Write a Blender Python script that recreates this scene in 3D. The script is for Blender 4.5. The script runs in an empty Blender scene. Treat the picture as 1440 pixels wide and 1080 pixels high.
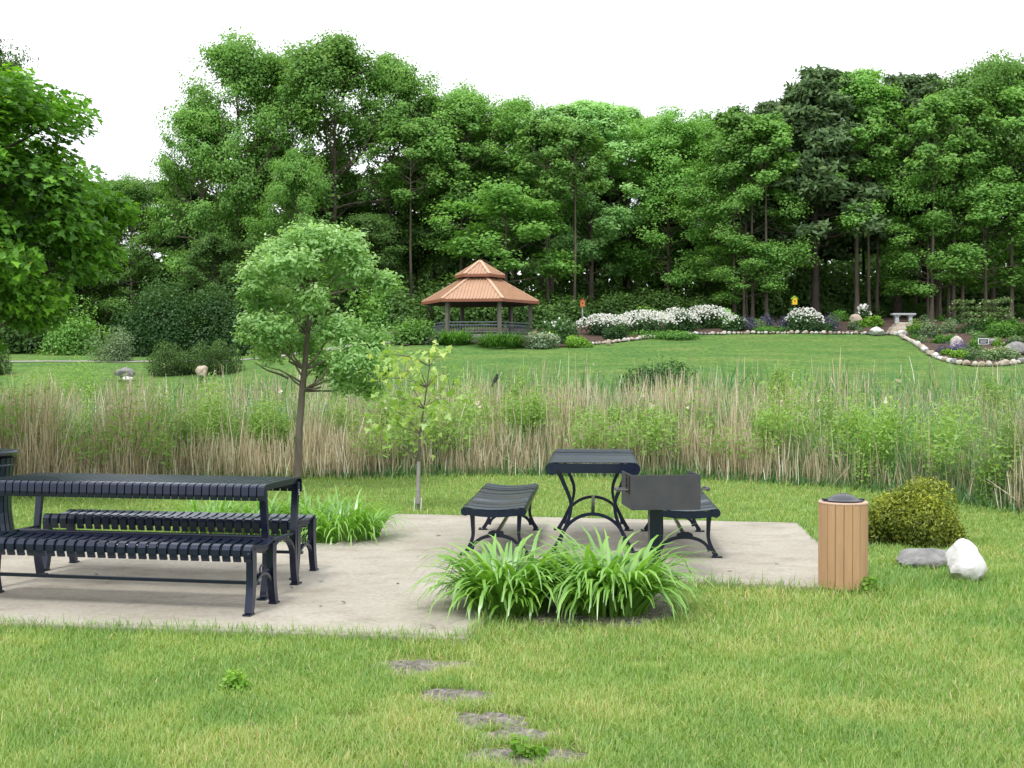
import bpy, math, random
import numpy as np
from mathutils import Vector, Matrix

PI = math.pi
S = bpy.context.scene
COL = S.collection
rng = np.random.default_rng(7)
random.seed(7)

# ------------------------------------------------------------------ camera facts
F, CX, HZ, CAMH = 1700.0, 720.0, 525.0, 1.53      # photo pixels (1440 wide), eye height in metres


def at(px, py, Y):
    return Vector(((px - CX) / F * Y, Y, CAMH - (py - HZ) / F * Y))


# ------------------------------------------------------------------ noise
_lat = np.random.default_rng(99).random((256, 256))


def vnoise(x, y, scale=1.0, off=0):
    x = np.asarray(x, float) / scale + 1000.3 + off * 17.7
    y = np.asarray(y, float) / scale + 1000.7 + off * 31.1
    xi, yi = np.floor(x).astype(int), np.floor(y).astype(int)
    fx, fy = x - xi, y - yi
    fx, fy = fx * fx * (3 - 2 * fx), fy * fy * (3 - 2 * fy)
    a = _lat[xi % 256, yi % 256]; b = _lat[(xi + 1) % 256, yi % 256]
    c = _lat[xi % 256, (yi + 1) % 256]; d = _lat[(xi + 1) % 256, (yi + 1) % 256]
    return (a * (1 - fx) + b * fx) * (1 - fy) + (c * (1 - fx) + d * fx) * fy


def fbm(x, y, scale=1.0, off=0):
    return (vnoise(x, y, scale, off) * .55 + vnoise(x, y, scale * .45, off + 3) * .3 + vnoise(x, y, scale * .2, off + 7) * .15)


def sstep(a, b, x):
    t = np.clip((np.asarray(x, float) - a) / (b - a), 0, 1)
    return t * t * (3 - 2 * t)


# ------------------------------------------------------------------ terrain
_ex = [-40, -15, -6.5, -4.8, -2.9, -.2, 2.85, 4.46, 5.3, 5.7, 8, 15, 40]
_ey = [11, 13.2, 14.4, 15.6, 17.4, 18.0, 17.2, 15.8, 13.8, 12.6, 10.8, 8.5, 6]


def yfront(x):
    return np.interp(x, _ex, _ey)


def zg(x, y):
    x = np.asarray(x, float); y = np.asarray(y, float)
    yf = yfront(x)
    pond = -.6 * sstep(0, 5, y - yf - .3)
    hr = np.interp(y, [0, 40, 48, 80, 130, 700], [-.6, -.6, 1.0, 5.16, 6.2, 7.0])
    hl = np.interp(y, [0, 40, 48, 60, 75, 130, 700], [-.6, -.6, .3, 2.05, 2.9, 3.6, 5.0])
    L = sstep(-6, -16, x)
    hill = hr * (1 - L) + hl * L
    k = sstep(38, 41, y)
    z = pond * (1 - k) + hill * k
    return z + (fbm(x, y, 7.0) - .5) * .12 * sstep(14, 22, y)


def zgf(x, y):
    return float(zg(x, y))


def hit(px, py, y0=4.0, y1=130.0):
    """where the sight line of a photo pixel meets the terrain"""
    ys = np.arange(y0, y1, .05)
    xs = (px - CX) / F * ys
    zs = CAMH - (py - HZ) / F * ys
    g = zg(xs, ys) - zs
    i = int(np.argmax(g >= 0))
    if g[i] < 0:
        i = len(ys) - 1
    return Vector((xs[i], ys[i], float(zg(xs[i], ys[i]))))


# ------------------------------------------------------------------ object bookkeeping
def tag(o, label=None, cat=None, group=None, kind=None):
    if label: o['label'] = label
    if cat: o['category'] = cat
    if group: o['group'] = group
    if kind: o['kind'] = kind
    return o


def thing(name, label, cat, loc=(0, 0, 0), rz=0.0, group=None, scale=1.0):
    o = bpy.data.objects.new(name, None)
    COL.objects.link(o)
    o.empty_display_size = .2
    o.location = loc; o.rotation_euler = (0, 0, rz)
    o.scale = (scale, scale, scale) if not hasattr(scale, '__len__') else scale
    return tag(o, label, cat, group)


def link(name, me, mat, parent=None):
    o = bpy.data.objects.new(name, me)
    COL.objects.link(o)
    if mat and not me.materials:
        me.materials.append(mat)
    if parent: o.parent = parent
    return o


def copy_tree(o, parent=None):
    c = o.copy(); COL.objects.link(c); c.parent = parent
    for ch in list(o.children):
        copy_tree(ch, c)
    return c


def fast_mesh(name, V, faces, tint=None, smooth=False):
    """V (n,3); faces: one (m,k) array or a list of them; tint: per-face values"""
    if not isinstance(faces, list): faces = [faces]
    V = np.asarray(V, np.float32)
    me = bpy.data.meshes.new(name)
    me.vertices.add(len(V)); me.vertices.foreach_set('co', V.ravel())
    tot = np.concatenate([np.full(len(f), f.shape[1], np.int32) for f in faces])
    loops = np.concatenate([f.astype(np.int32).ravel() for f in faces])
    start = np.concatenate([[0], np.cumsum(tot)[:-1]]).astype(np.int32)
    me.loops.add(len(loops)); me.loops.foreach_set('vertex_index', loops)
    me.polygons.add(len(tot))
    me.polygons.foreach_set('loop_start', start); me.polygons.foreach_set('loop_total', tot)
    me.polygons.foreach_set('use_smooth', np.full(len(tot), bool(smooth)))
    me.update(calc_edges=True)
    if tint is not None:
        a = me.attributes.new('tint', 'FLOAT', 'FACE')
        a.data.foreach_set('value', np.asarray(tint, np.float32))
    return me


class MB:
    """collects solid shapes into ONE mesh"""
    def __init__(self): self.v = []; self.f = []

    def add(self, vs, fs):
        n = len(self.v); self.v += [tuple(p) for p in vs]
        self.f += [tuple(i + n for i in f) for f in fs]
        return self

    def box(self, c, s, M=None, taper=1.0):
        x, y, z = s[0] / 2, s[1] / 2, s[2] / 2
        vs = [Vector((sx * x * (taper if sz > 0 else 1), sy * y * (taper if sz > 0 else 1), sz * z)) for sz in (-1, 1) for sx, sy in ((-1, -1), (1, -1), (1, 1), (-1, 1))]
        if M is not None: vs = [M @ p for p in vs]
        vs = [p + Vector(c) for p in vs]
        return self.add(vs, [(3, 2, 1, 0), (4, 5, 6, 7), (0, 1, 5, 4), (1, 2, 6, 5), (2, 3, 7, 6), (3, 0, 4, 7)])

    def tube(self, pts, r, n=8, cap=True):
        pts = [Vector(p) for p in pts]
        rs = r if hasattr(r, '__len__') else [r] * len(pts)
        vs = []; fs = []
        for i, p in enumerate(pts):
            t = (pts[min(i + 1, len(pts) - 1)] - pts[max(i - 1, 0)]).normalized()
            a = t.orthogonal().normalized() if abs(t.z) < .95 else t.cross(Vector((0, 1, 0))).normalized()
            if abs(t.z) < .95: a = Vector((0, 0, 1)).cross(t).normalized()
            b = t.cross(a)
            for k in range(n):
                q = 2 * PI * k / n
                vs.append(p + (a * math.cos(q) + b * math.sin(q)) * rs[i])
        for i in range(len(pts) - 1):
            for k in range(n):
                fs.append((i * n + k, i * n + (k + 1) % n, (i + 1) * n + (k + 1) % n, (i + 1) * n + k))
        if cap:
            fs.append(tuple(range(n - 1, -1, -1))); m = (len(pts) - 1) * n
            fs.append(tuple(m + k for k in range(n)))
        return self.add(vs, fs)

    def bar(self, pts, side, w, t):
        """rectangular bar swept along pts; width w along the side vector, thickness t across"""
        pts = [Vector(p) for p in pts]; side = Vector(side).normalized()
        ws = w if hasattr(w, '__len__') else [w] * len(pts)
        ts = t if hasattr(t, '__len__') else [t] * len(pts)
        vs = []; fs = []
        for i, p in enumerate(pts):
            d = (pts[min(i + 1, len(pts) - 1)] - pts[max(i - 1, 0)]).normalized()
            nrm = d.cross(side).normalized()
            for a, b in ((-1, -1), (1, -1), (1, 1), (-1, 1)):
                vs.append(p + side * a * ws[i] / 2 + nrm * b * ts[i] / 2)
        for i in range(len(pts) - 1):
            for k in range(4):
                fs.append((i * 4 + k, i * 4 + (k + 1) % 4, (i + 1) * 4 + (k + 1) % 4, (i + 1) * 4 + k))
        m = (len(pts) - 1) * 4
        fs += [(3, 2, 1, 0), (m, m + 1, m + 2, m + 3)]
        return self.add(vs, fs)

    def lathe(self, prof, n=32, c=(0, 0, 0)):
        c = Vector(c); vs = []; fs = []
        for r, z in prof:
            for k in range(n):
                q = 2 * PI * k / n
                vs.append(c + Vector((r * math.cos(q), r * math.sin(q), z)))
        for i in range(len(prof) - 1):
            for k in range(n):
                fs.append((i * n + k, i * n + (k + 1) % n, (i + 1) * n + (k + 1) % n, (i + 1) * n + k))
        if prof[0][0] > 1e-5: fs.append(tuple(range(n - 1, -1, -1)))
        m = (len(prof) - 1) * n
        if prof[-1][0] > 1e-5: fs.append(tuple(m + k for k in range(n)))
        return self.add(vs, fs)

    def build(self, name, mat, parent=None, smooth=False, bevel=0.0):
        me = bpy.data.meshes.new(name)
        me.from_pydata(self.v, [], self.f)
        me.validate(); me.update()
        import bmesh
        bm = bmesh.new(); bm.from_mesh(me)
        bmesh.ops.recalc_face_normals(bm, faces=bm.faces)
        if bevel:
            bmesh.ops.bevel(bm, geom=[e for e in bm.edges if len(e.link_faces) == 2 and e.calc_face_angle(0) > .6], offset=bevel, segments=2, affect='EDGES', profile=.5)
        bm.to_mesh(me); bm.free()
        if smooth:
            me.polygons.foreach_set('use_smooth', np.full(len(me.polygons), True))
            me.set_sharp_from_angle(angle=math.radians(38))
        return link(name, me, mat, parent)


# ------------------------------------------------------------------ materials
def new_mat(name):
    m = bpy.data.materials.new(name); m.use_nodes = True
    nt = m.node_tree; nt.nodes.clear()
    out = nt.nodes.new('ShaderNodeOutputMaterial')
    return m, nt, out


def ramp(nt, fac, stops, interp='LINEAR'):
    r = nt.nodes.new('ShaderNodeValToRGB'); r.color_ramp.interpolation = interp
    el = r.color_ramp.elements
    while len(el) > 1: el.remove(el[-1])
    el[0].position = stops[0][0]; el[0].color = (*stops[0][1], 1)
    for p, c in stops[1:]:
        e = el.new(p); e.color = (*c, 1)
    if fac is not None: nt.links.new(fac, r.inputs[0])
    return r


def leaf_mat(name, stops, trans=.35, gloss=.06, rough=.45, vary=.16):
    m, nt, out = new_mat(name); N = nt.nodes.new; L = nt.links.new
    at_ = N('ShaderNodeAttribute'); at_.attribute_name = 'tint'
    r = ramp(nt, at_.outputs['Fac'], stops)
    oi = N('ShaderNodeObjectInfo')
    mr = N('ShaderNodeMapRange'); mr.inputs[3].default_value = 1 - vary; mr.inputs[4].default_value = 1 + vary
    L(oi.outputs['Random'], mr.inputs[0])
    hs = N('ShaderNodeHueSaturation'); L(r.outputs[0], hs.inputs['Color']); L(mr.outputs[0], hs.inputs['Value'])
    d = N('ShaderNodeBsdfDiffuse'); t = N('ShaderNodeBsdfTranslucent')
    L(hs.outputs[0], d.inputs[0])
    tc = N('ShaderNodeMix'); tc.data_type = 'RGBA'; tc.blend_type = 'MULTIPLY'; tc.inputs[0].default_value = 1
    L(hs.outputs[0], tc.inputs[6]); tc.inputs[7].default_value = (1.25, 1.3, .6, 1); L(tc.outputs[2], t.inputs[0])
    mx = N('ShaderNodeMixShader'); mx.inputs[0].default_value = trans
    L(d.outputs[0], mx.inputs[1]); L(t.outputs[0], mx.inputs[2])
    g = N('ShaderNodeBsdfGlossy'); g.inputs['Roughness'].default_value = rough; g.inputs[0].default_value = (.8, .85, .9, 1)
    m2 = N('ShaderNodeMixShader'); m2.inputs[0].default_value = gloss
    L(mx.outputs[0], m2.inputs[1]); L(g.outputs[0], m2.inputs[2]); L(m2.outputs[0], out.inputs[0])
    return m


def solid_mat(name, stops, scale=8.0, rough=.7, bump=.2, bscale=None, metallic=0.0, detail=6.0, spec=.4, coat=0.0, stretch=None, rvar=.12):
    """noise-coloured surface with bump, object space"""
    m, nt, out = new_mat(name); N = nt.nodes.new; L = nt.links.new
    tc = N('ShaderNodeTexCoord'); vec = tc.outputs['Object']
    if stretch:
        mp = N('ShaderNodeMapping'); mp.inputs['Scale'].default_value = stretch
        L(vec, mp.inputs[0]); vec = mp.outputs[0]
    n = N('ShaderNodeTexNoise'); n.inputs['Scale'].default_value = scale; n.inputs['Detail'].default_value = detail
    n.inputs['Roughness'].default_value = .62; L(vec, n.inputs['Vector'])
    r = ramp(nt, n.outputs[0], stops)
    p = N('ShaderNodeBsdfPrincipled'); L(r.outputs[0], p.inputs['Base Color'])
    p.inputs['Metallic'].default_value = metallic; p.inputs['Specular IOR Level'].default_value = spec
    p.inputs['Coat Weight'].default_value = coat; p.inputs['Coat Roughness'].default_value = .12
    rr = N('ShaderNodeMapRange'); rr.inputs[3].default_value = rough - rvar; rr.inputs[4].default_value = rough + rvar
    L(n.outputs[0], rr.inputs[0]); L(rr.outputs[0], p.inputs['Roughness'])
    if bump:
        n2 = N('ShaderNodeTexNoise'); n2.inputs['Scale'].default_value = bscale or scale * 4; n2.inputs['Detail'].default_value = 8
        L(vec, n2.inputs['Vector'])
        b = N('ShaderNodeBump'); b.inputs['Strength'].default_value = bump; b.inputs['Distance'].default_value = .02
        L(n2.outputs[0], b.inputs['Height']); L(b.outputs[0], p.inputs['Normal'])
    L(p.outputs[0], out.inputs[0])
    return m


M = {}
M['black'] = solid_mat('black_powder_coat', [(.3, (.004, .006, .017)), (.7, (.007, .010, .026))], 14, .33, 0, spec=.42, rvar=.05, coat=.42)
_bp = next(n for n in M['black'].node_tree.nodes if n.type == 'BSDF_PRINCIPLED')
_bp.inputs['Coat Tint'].default_value = (.72, .82, 1, 1); _bp.inputs['Specular Tint'].default_value = (.70, .80, 1, 1)  # tints every reflection blue to imitate a bluish sky sheen
M['grill'] = solid_mat('grey_grill_steel', [(.3, (.040, .041, .048)), (.5, (.054, .055, .063)), (.75, (.070, .069, .074))], 5, .6, .08, 90, spec=.35)
M['grate'] = solid_mat('bare_steel', [(.3, (.10, .10, .11)), (.7, (.17, .16, .16))], 20, .5, .1, metallic=.6)
M['slat'] = solid_mat('brown_plastic_lumber', [(.25, (.35, .215, .115)), (.55, (.43, .265, .145)), (.8, (.49, .31, .175))], 5, .62, .08, 60, stretch=(3, 3, .35))
M['slatgap'] = solid_mat('dark_liner', [(.3, (.02, .015, .01)), (.7, (.03, .022, .016))], 5, .7, .05)
M['rimtan'] = solid_mat('tan_rim_plastic', [(.3, (.46, .31, .23)), (.7, (.52, .37, .28))], 9, .6, .04)
M['dome'] = solid_mat('dark_spun_lid', [(.3, (.030, .033, .045)), (.7, (.045, .048, .062))], 9, .35, .03, spec=.6)
M['label'] = solid_mat('white_sticker', [(.3, (.6, .6, .62)), (.7, (.72, .72, .74))], 30, .5, 0)
M['bark'] = solid_mat('grey_bark', [(.3, (.075, .062, .048)), (.7, (.17, .15, .12))], 9, .9, .7, 26, stretch=(1, 1, .25))
M['barkfar'] = solid_mat('forest_bark', [(.3, (.06, .05, .04)), (.7, (.15, .125, .095))], 3, .9, .5, 8, stretch=(1, 1, .2))
M['barkdark'] = solid_mat('pine_bark', [(.3, (.035, .028, .024)), (.7, (.085, .068, .058))], 3, .95, .6, 8, stretch=(1, 1, .3))
M['wrap'] = solid_mat('grey_tree_wrap', [(.3, (.22, .2, .2)), (.7, (.32, .3, .3))], 20, .8, .3)
M['copper'] = solid_mat('copper_metal_roof', [(.3, (.37, .225, .142)), (.7, (.43, .265, .17))], 1.5, .5, .04, spec=.4)
M['copperlight'] = solid_mat('copper_ridge_trim', [(.3, (.50, .32, .22)), (.7, (.56, .36, .25))], 2, .5, .03)
M['copperdark'] = solid_mat('copper_fascia', [(.3, (.2, .075, .045)), (.7, (.25, .095, .055))], 2, .5, .03)
M['post'] = solid_mat('grey_painted_timber', [(.3, (.095, .088, .075)), (.7, (.15, .14, .12))], 6, .75, .2, stretch=(1, 1, .2))
M['rail'] = solid_mat('blue_grey_rail', [(.3, (.10, .12, .14)), (.7, (.14, .165, .19))], 6, .55, .1)
M['soffit'] = solid_mat('dark_soffit', [(.3, (.035, .03, .026)), (.7, (.06, .05, .04))], 4, .8, .1)
M['stonegrey'] = solid_mat('grey_fieldstone', [(.2, (.12, .12, .125)), (.5, (.22, .22, .22)), (.8, (.33, .33, .33))], 7, .85, .6, 20)
M['stonewhite'] = solid_mat('white_quartz', [(.28, (.30, .29, .27)), (.42, (.52, .52, .51)), (.7, (.64, .64, .64))], 7, .7, .35, 30)
M['stonetan'] = solid_mat('tan_fieldstone', [(.2, (.22, .17, .12)), (.5, (.38, .32, .25)), (.8, (.5, .44, .36))], 5, .85, .5, 16)
M['stonepale'] = solid_mat('pale_edging_stone', [(.2, (.30, .27, .22)), (.5, (.45, .42, .36)), (.8, (.58, .55, .5))], 5, .85, .5, 16)
M['stonebench'] = solid_mat('pale_cast_stone', [(.3, (.32, .35, .36)), (.7, (.45, .48, .49))], 8, .8, .25)
M['mulch'] = solid_mat('bark_mulch', [(.25, (.030, .018, .013)), (.5, (.068, .041, .030)), (.75, (.13, .085, .064))], 6, .95, .9, 22, detail=10)
M['orange'] = solid_mat('orange_paint', [(.3, (.5, .15, .05)), (.7, (.58, .19, .07))], 6, .6, .05)
M['redroof'] = solid_mat('brown_red_paint', [(.3, (.2, .05, .03)), (.7, (.26, .07, .04))], 6, .6, .05)
M['yellow'] = solid_mat('yellow_paint', [(.3, (.72, .48, .02)), (.7, (.8, .56, .03))], 6, .55, .05)
M['greenroof'] = solid_mat('lime_paint', [(.3, (.2, .5, .03)), (.7, (.26, .58, .05))], 6, .55, .05)
M['hole'] = solid_mat('dark_hole', [(.3, (.01, .01, .01)), (.7, (.015, .015, .015))], 6, .8, 0)
M['signblack'] = solid_mat('black_sign_face', [(.3, (.014, .014, .016)), (.7, (.02, .02, .022))], 6, .5, 0)
M['signwhite'] = solid_mat('white_sign_trim', [(.3, (.62, .64, .66)), (.7, (.7, .72, .74))], 6, .5, 0)
M['bird'] = solid_mat('black_plumage', [(.3, (.006, .006, .007)), (.7, (.014, .014, .016))], 30, .6, .1)
M['soil'] = solid_mat('dry_grey_soil', [(.3, (.05, .043, .036)), (.5, (.17, .155, .135)), (.75, (.36, .34, .31))], 22, .95, 1.0, 60, detail=10)
M['path'] = solid_mat('gravel_path', [(.3, (.26, .245, .225)), (.7, (.34, .325, .305))], 4, .9, .3)

# foliage (linear colours)
M['oak'] = leaf_mat('oak_leaves', [(0, (0.121, 0.256, 0.065)), (.5, (0.168, 0.343, 0.076)), (.85, (0.208, 0.398, 0.080)), (1, (0.266, 0.422, 0.091))], .34, gloss=.015)  # far tree leaf colours are lightened in place of aerial haze
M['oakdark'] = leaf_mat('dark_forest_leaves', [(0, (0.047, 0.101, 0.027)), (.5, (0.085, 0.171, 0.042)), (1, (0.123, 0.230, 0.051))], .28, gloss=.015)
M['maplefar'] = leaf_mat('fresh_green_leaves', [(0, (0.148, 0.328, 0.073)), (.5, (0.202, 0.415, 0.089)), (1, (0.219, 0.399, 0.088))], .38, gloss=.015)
M['poplar'] = leaf_mat('grey_green_leaves', [(0, (0.206, 0.407, 0.153)), (.5, (0.331, 0.583, 0.205)), (1, (0.416, 0.636, 0.252))], .34, gloss=.015)
M['pine'] = leaf_mat('pine_needles', [(0, (0.045, 0.085, 0.036)), (.5, (0.088, 0.151, 0.060)), (1, (0.148, 0.223, 0.085))], .15, gloss=.015)
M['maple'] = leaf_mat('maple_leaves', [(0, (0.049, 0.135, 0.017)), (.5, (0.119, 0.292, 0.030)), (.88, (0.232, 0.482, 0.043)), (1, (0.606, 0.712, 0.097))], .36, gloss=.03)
M['ash'] = leaf_mat('ash_leaves', [(0, (0.205, 0.420, 0.121)), (.5, (0.348, 0.593, 0.207)), (1, (0.576, 0.768, 0.402))], .42, gloss=.03)
M['sapling'] = leaf_mat('sapling_leaves', [(0, (0.159, 0.301, 0.044)), (.5, (0.285, 0.460, 0.082)), (1, (0.538, 0.633, 0.179))], .42)
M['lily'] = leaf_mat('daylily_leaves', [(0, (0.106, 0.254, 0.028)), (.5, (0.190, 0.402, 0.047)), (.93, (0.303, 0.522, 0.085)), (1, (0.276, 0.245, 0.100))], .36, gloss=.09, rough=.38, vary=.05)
M['lilyfar'] = leaf_mat('far_daylily_leaves', [(0, (0.051, 0.150, 0.021)), (.5, (0.099, 0.247, 0.036)), (1, (0.175, 0.360, 0.068))], .32, gloss=.02)
M['grass'] = leaf_mat('lawn_blades', [(0, (0.125, 0.264, 0.057)), (.3, (0.221, 0.367, 0.084)), (.6, (0.333, 0.441, 0.120)), (.8, (0.457, 0.465, 0.173)), (1, (0.664, 0.510, 0.339))], .34, gloss=.03, vary=0)
M['reeddry'] = leaf_mat('dry_reed_stems', [(0, (0.189, 0.149, 0.106)), (.45, (0.459, 0.383, 0.278)), (.8, (0.684, 0.595, 0.453)), (1, (0.800, 0.800, 0.687))], .25, gloss=.03, vary=0)
M['reedgreen'] = leaf_mat('green_cattail_blades', [(0, (0.051, 0.131, 0.049)), (.5, (0.126, 0.273, 0.091)), (1, (0.259, 0.455, 0.162))], .3, gloss=.05, vary=0)
M['willow'] = leaf_mat('marsh_shrub_leaves', [(0, (0.135, 0.262, 0.053)), (.5, (0.218, 0.374, 0.078)), (1, (0.328, 0.483, 0.133))], .38, gloss=.02)
M['juniper'] = leaf_mat('golden_juniper', [(0, (0.033, 0.046, 0.008)), (.45, (0.134, 0.176, 0.020)), (1, (0.436, 0.474, 0.057))], .22, gloss=.02)
M['yew'] = leaf_mat('dark_yew', [(0, (0.038, 0.075, 0.020)), (.5, (0.071, 0.136, 0.034)), (1, (0.127, 0.216, 0.058))], .2, gloss=.02)
M['shrubdark'] = leaf_mat('dark_shrub_leaves', [(0, (0.023, 0.065, 0.018)), (.5, (0.050, 0.122, 0.032)), (1, (0.108, 0.216, 0.062))], .28, gloss=.02)
M['greygreen'] = leaf_mat('silver_shrub_leaves', [(0, (0.096, 0.156, 0.078)), (.5, (0.179, 0.260, 0.130)), (1, (0.303, 0.390, 0.234))], .3, gloss=.02)
M['lime'] = leaf_mat('lime_plant_leaves', [(0, (0.089, 0.204, 0.024)), (.5, (0.165, 0.336, 0.036)), (1, (0.280, 0.456, 0.072))], .36, gloss=.02)
M['lavender'] = leaf_mat('catmint_flowers', [(0, (0.041, 0.065, 0.046)), (.45, (0.085, 0.086, 0.150)), (1, (0.165, 0.137, 0.286))], .25)
M['purple'] = leaf_mat('violet_flowers', [(0, (0.051, 0.048, 0.144)), (.5, (0.108, 0.078, 0.312)), (1, (0.191, 0.132, 0.456))], .25)
M['whiteflower'] = leaf_mat('white_petals', [(0, (0.578, 0.588, 0.594)), (1, (0.800, 0.800, 0.800))], .25, vary=0)
M['varieg'] = leaf_mat('variegated_leaves', [(0, (0.076, 0.156, 0.060)), (.5, (0.165, 0.240, 0.120)), (.8, (0.407, 0.456, 0.324)), (1, (0.700, 0.696, 0.576))], .3)
M['viburnum'] = leaf_mat('layered_shrub_leaves', [(0, (0.059, 0.140, 0.035)), (.6, (0.134, 0.238, 0.070)), (.9, (0.326, 0.406, 0.168)), (1, (0.742, 0.700, 0.504))], .3)
M['straw'] = leaf_mat('cattail_fluff', [(0, (.5, .44, .33)), (1, (.72, .68, .56))], .2, vary=0)


def ground_material():
    m, nt, out = new_mat('meadow_ground'); N = nt.nodes.new; L = nt.links.new
    tc = N('ShaderNodeTexCoord')
    def noise(sc, det=6, vec=None, stretch=None):
        v = tc.outputs['Object']
        if stretch:
            mp = N('ShaderNodeMapping'); mp.inputs['Scale'].default_value = stretch; L(v, mp.inputs[0]); v = mp.outputs[0]
        n = N('ShaderNodeTexNoise'); n.inputs['Scale'].default_value = sc; n.inputs['Detail'].default_value = det
        n.inputs['Roughness'].default_value = .65; L(v, n.inputs['Vector']); return n.outputs[0]
    near = ramp(nt, noise(5, 8), [(.25, (.09, .13, .035)), (.5, (.16, .21, .055)), (.75, (.25, .26, .09))])
    far = ramp(nt, noise(.33, 10, stretch=(.8, 2.0, 1)), [(.28, (.062, .150, .040)), (.45, (.088, .178, .043)), (.58, (.120, .202, .050)), (.75, (.18, .212, .073))])
    fine = ramp(nt, noise(5, 6, stretch=(1, .5, 1)), [(.3, (.55, .58, .6)), (.7, (1.32, 1.28, 1.25))])
    fm = N('ShaderNodeMix'); fm.data_type = 'RGBA'; fm.blend_type = 'MULTIPLY'; fm.inputs[0].default_value = 1
    L(far.outputs[0], fm.inputs[6]); L(fine.outputs[0], fm.inputs[7])
    mud = ramp(nt, noise(2, 8), [(.3, (.04, .035, .022)), (.7, (.11, .095, .06))])
    litter = ramp(nt, noise(1.2, 8), [(.3, (.022, .022, .012)), (.7, (.06, .055, .03))])
    def zone(nm):
        a = N('ShaderNodeAttribute'); a.attribute_name = nm; return a.outputs['Fac']
    cur = near.outputs[0]
    for nm, c in (('marsh', mud.outputs[0]), ('hill', fm.outputs[2]), ('woods', litter.outputs[0])):
        x = N('ShaderNodeMix'); x.data_type = 'RGBA'; L(zone(nm), x.inputs[0]); L(cur, x.inputs[6]); L(c, x.inputs[7]); cur = x.outputs[2]
    p = N('ShaderNodeBsdfPrincipled'); L(cur, p.inputs['Base Color']); p.inputs['Roughness'].default_value = .95
    p.inputs['Specular IOR Level'].default_value = .1
    b = N('ShaderNodeBump'); b.inputs['Strength'].default_value = .6; b.inputs['Distance'].default_value = .05
    L(noise(14, 8), b.inputs['Height']); L(b.outputs[0], p.inputs['Normal']); L(p.outputs[0], out.inputs[0])
    return m


def concrete_material():
    m, nt, out = new_mat('weathered_concrete'); N = nt.nodes.new; L = nt.links.new
    tc = N('ShaderNodeTexCoord')
    def noise(sc, det=8, stretch=None):
        v = tc.outputs['Object']
        if stretch:
            mp = N('ShaderNodeMapping'); mp.inputs['Scale'].default_value = stretch; L(v, mp.inputs[0]); v = mp.outputs[0]
        n = N('ShaderNodeTexNoise'); n.inputs['Scale'].default_value = sc; n.inputs['Detail'].default_value = det
        n.inputs['Roughness'].default_value = .68; L(v, n.inputs['Vector']); return n.outputs[0]
    a = ramp(nt, noise(1.1, 8), [(.25, (.275, .248, .202)), (.45, (.35, .325, .275)), (.65, (.395, .37, .32)), (.85, (.43, .407, .36))])
    b = ramp(nt, noise(28, 6), [(.3, (.8, .79, .77)), (.6, (1.04, 1.04, 1.04))])
    x = N('ShaderNodeMix'); x.data_type = 'RGBA'; x.blend_type = 'MULTIPLY'; x.inputs[0].default_value = 1
    L(a.outputs[0], x.inputs[6]); L(b.outputs[0], x.inputs[7])
    st = ramp(nt, noise(2.6, 10, (1, 1.6, 1)), [(.5, (1, 1, 1)), (.7, (.56, .53, .47))])
    y = N('ShaderNodeMix'); y.data_type = 'RGBA'; y.blend_type = 'MULTIPLY'; y.inputs[0].default_value = .55
    L(x.outputs[2], y.inputs[6]); L(st.outputs[0], y.inputs[7])
    p = N('ShaderNodeBsdfPrincipled'); L(y.outputs[2], p.inputs['Base Color']); p.inputs['Roughness'].default_value = .88
    p.inputs['Specular IOR Level'].default_value = .25
    bp = N('ShaderNodeBump'); bp.inputs['Strength'].default_value = .35; bp.inputs['Distance'].default_value = .006
    L(noise(90, 6), bp.inputs['Height']); L(bp.outputs[0], p.inputs['Normal']); L(p.outputs[0], out.inputs[0])
    return m


# ------------------------------------------------------------------ foliage builders
def unit(v):
    return v / np.maximum(np.linalg.norm(v, axis=-1, keepdims=True), 1e-9)


KITE = np.array([(0, 0), (.42, .38), (0, 1), (-.42, .38)], float)
SLIM = np.array([(0, 0), (.2, .35), (0, 1), (-.2, .35)], float)
LANCE = np.array([(0, 0), (.2, .22), (.24, .5), (0, 1), (-.24, .5), (-.2, .22)], float)
NEEDLE = np.array([(-.05, 0), (.05, 0), (.03, 1), (-.03, 1)], float)
MAPLE = np.array([(0, 0), (.16, .10), (.44, .02), (.36, .22), (.60, .42), (.36, .46), (.30, .58), (.16, .56), (.20, .78), (0, 1.05),
                  (-.20, .78), (-.16, .56), (-.30, .58), (-.36, .46), (-.60, .42), (-.36, .22), (-.44, .02), (-.16, .10)], float)


def leaves(P, nrm, size, shape, r, axis=None, fold=.0):
    """one flat polygon per leaf; P (n,3) base points, nrm (n,3), size (n,)"""
    n = len(P); nrm = unit(nrm)
    a = axis if axis is not None else r.normal(size=(n, 3))
    a = unit(a - nrm * (a * nrm).sum(1, keepdims=True))
    b = np.cross(nrm, a)
    k = len(shape)
    V = P[:, None, :] + (b[:, None, :] * shape[None, :, 0:1] + a[:, None, :] * shape[None, :, 1:2]) * size[:, None, None]
    if fold:
        V = V + nrm[:, None, :] * (np.abs(shape[None, :, 0:1]) - .2) * fold * size[:, None, None]
    Fc = np.arange(n * k).reshape(n, k)
    return V.reshape(-1, 3), Fc


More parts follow.
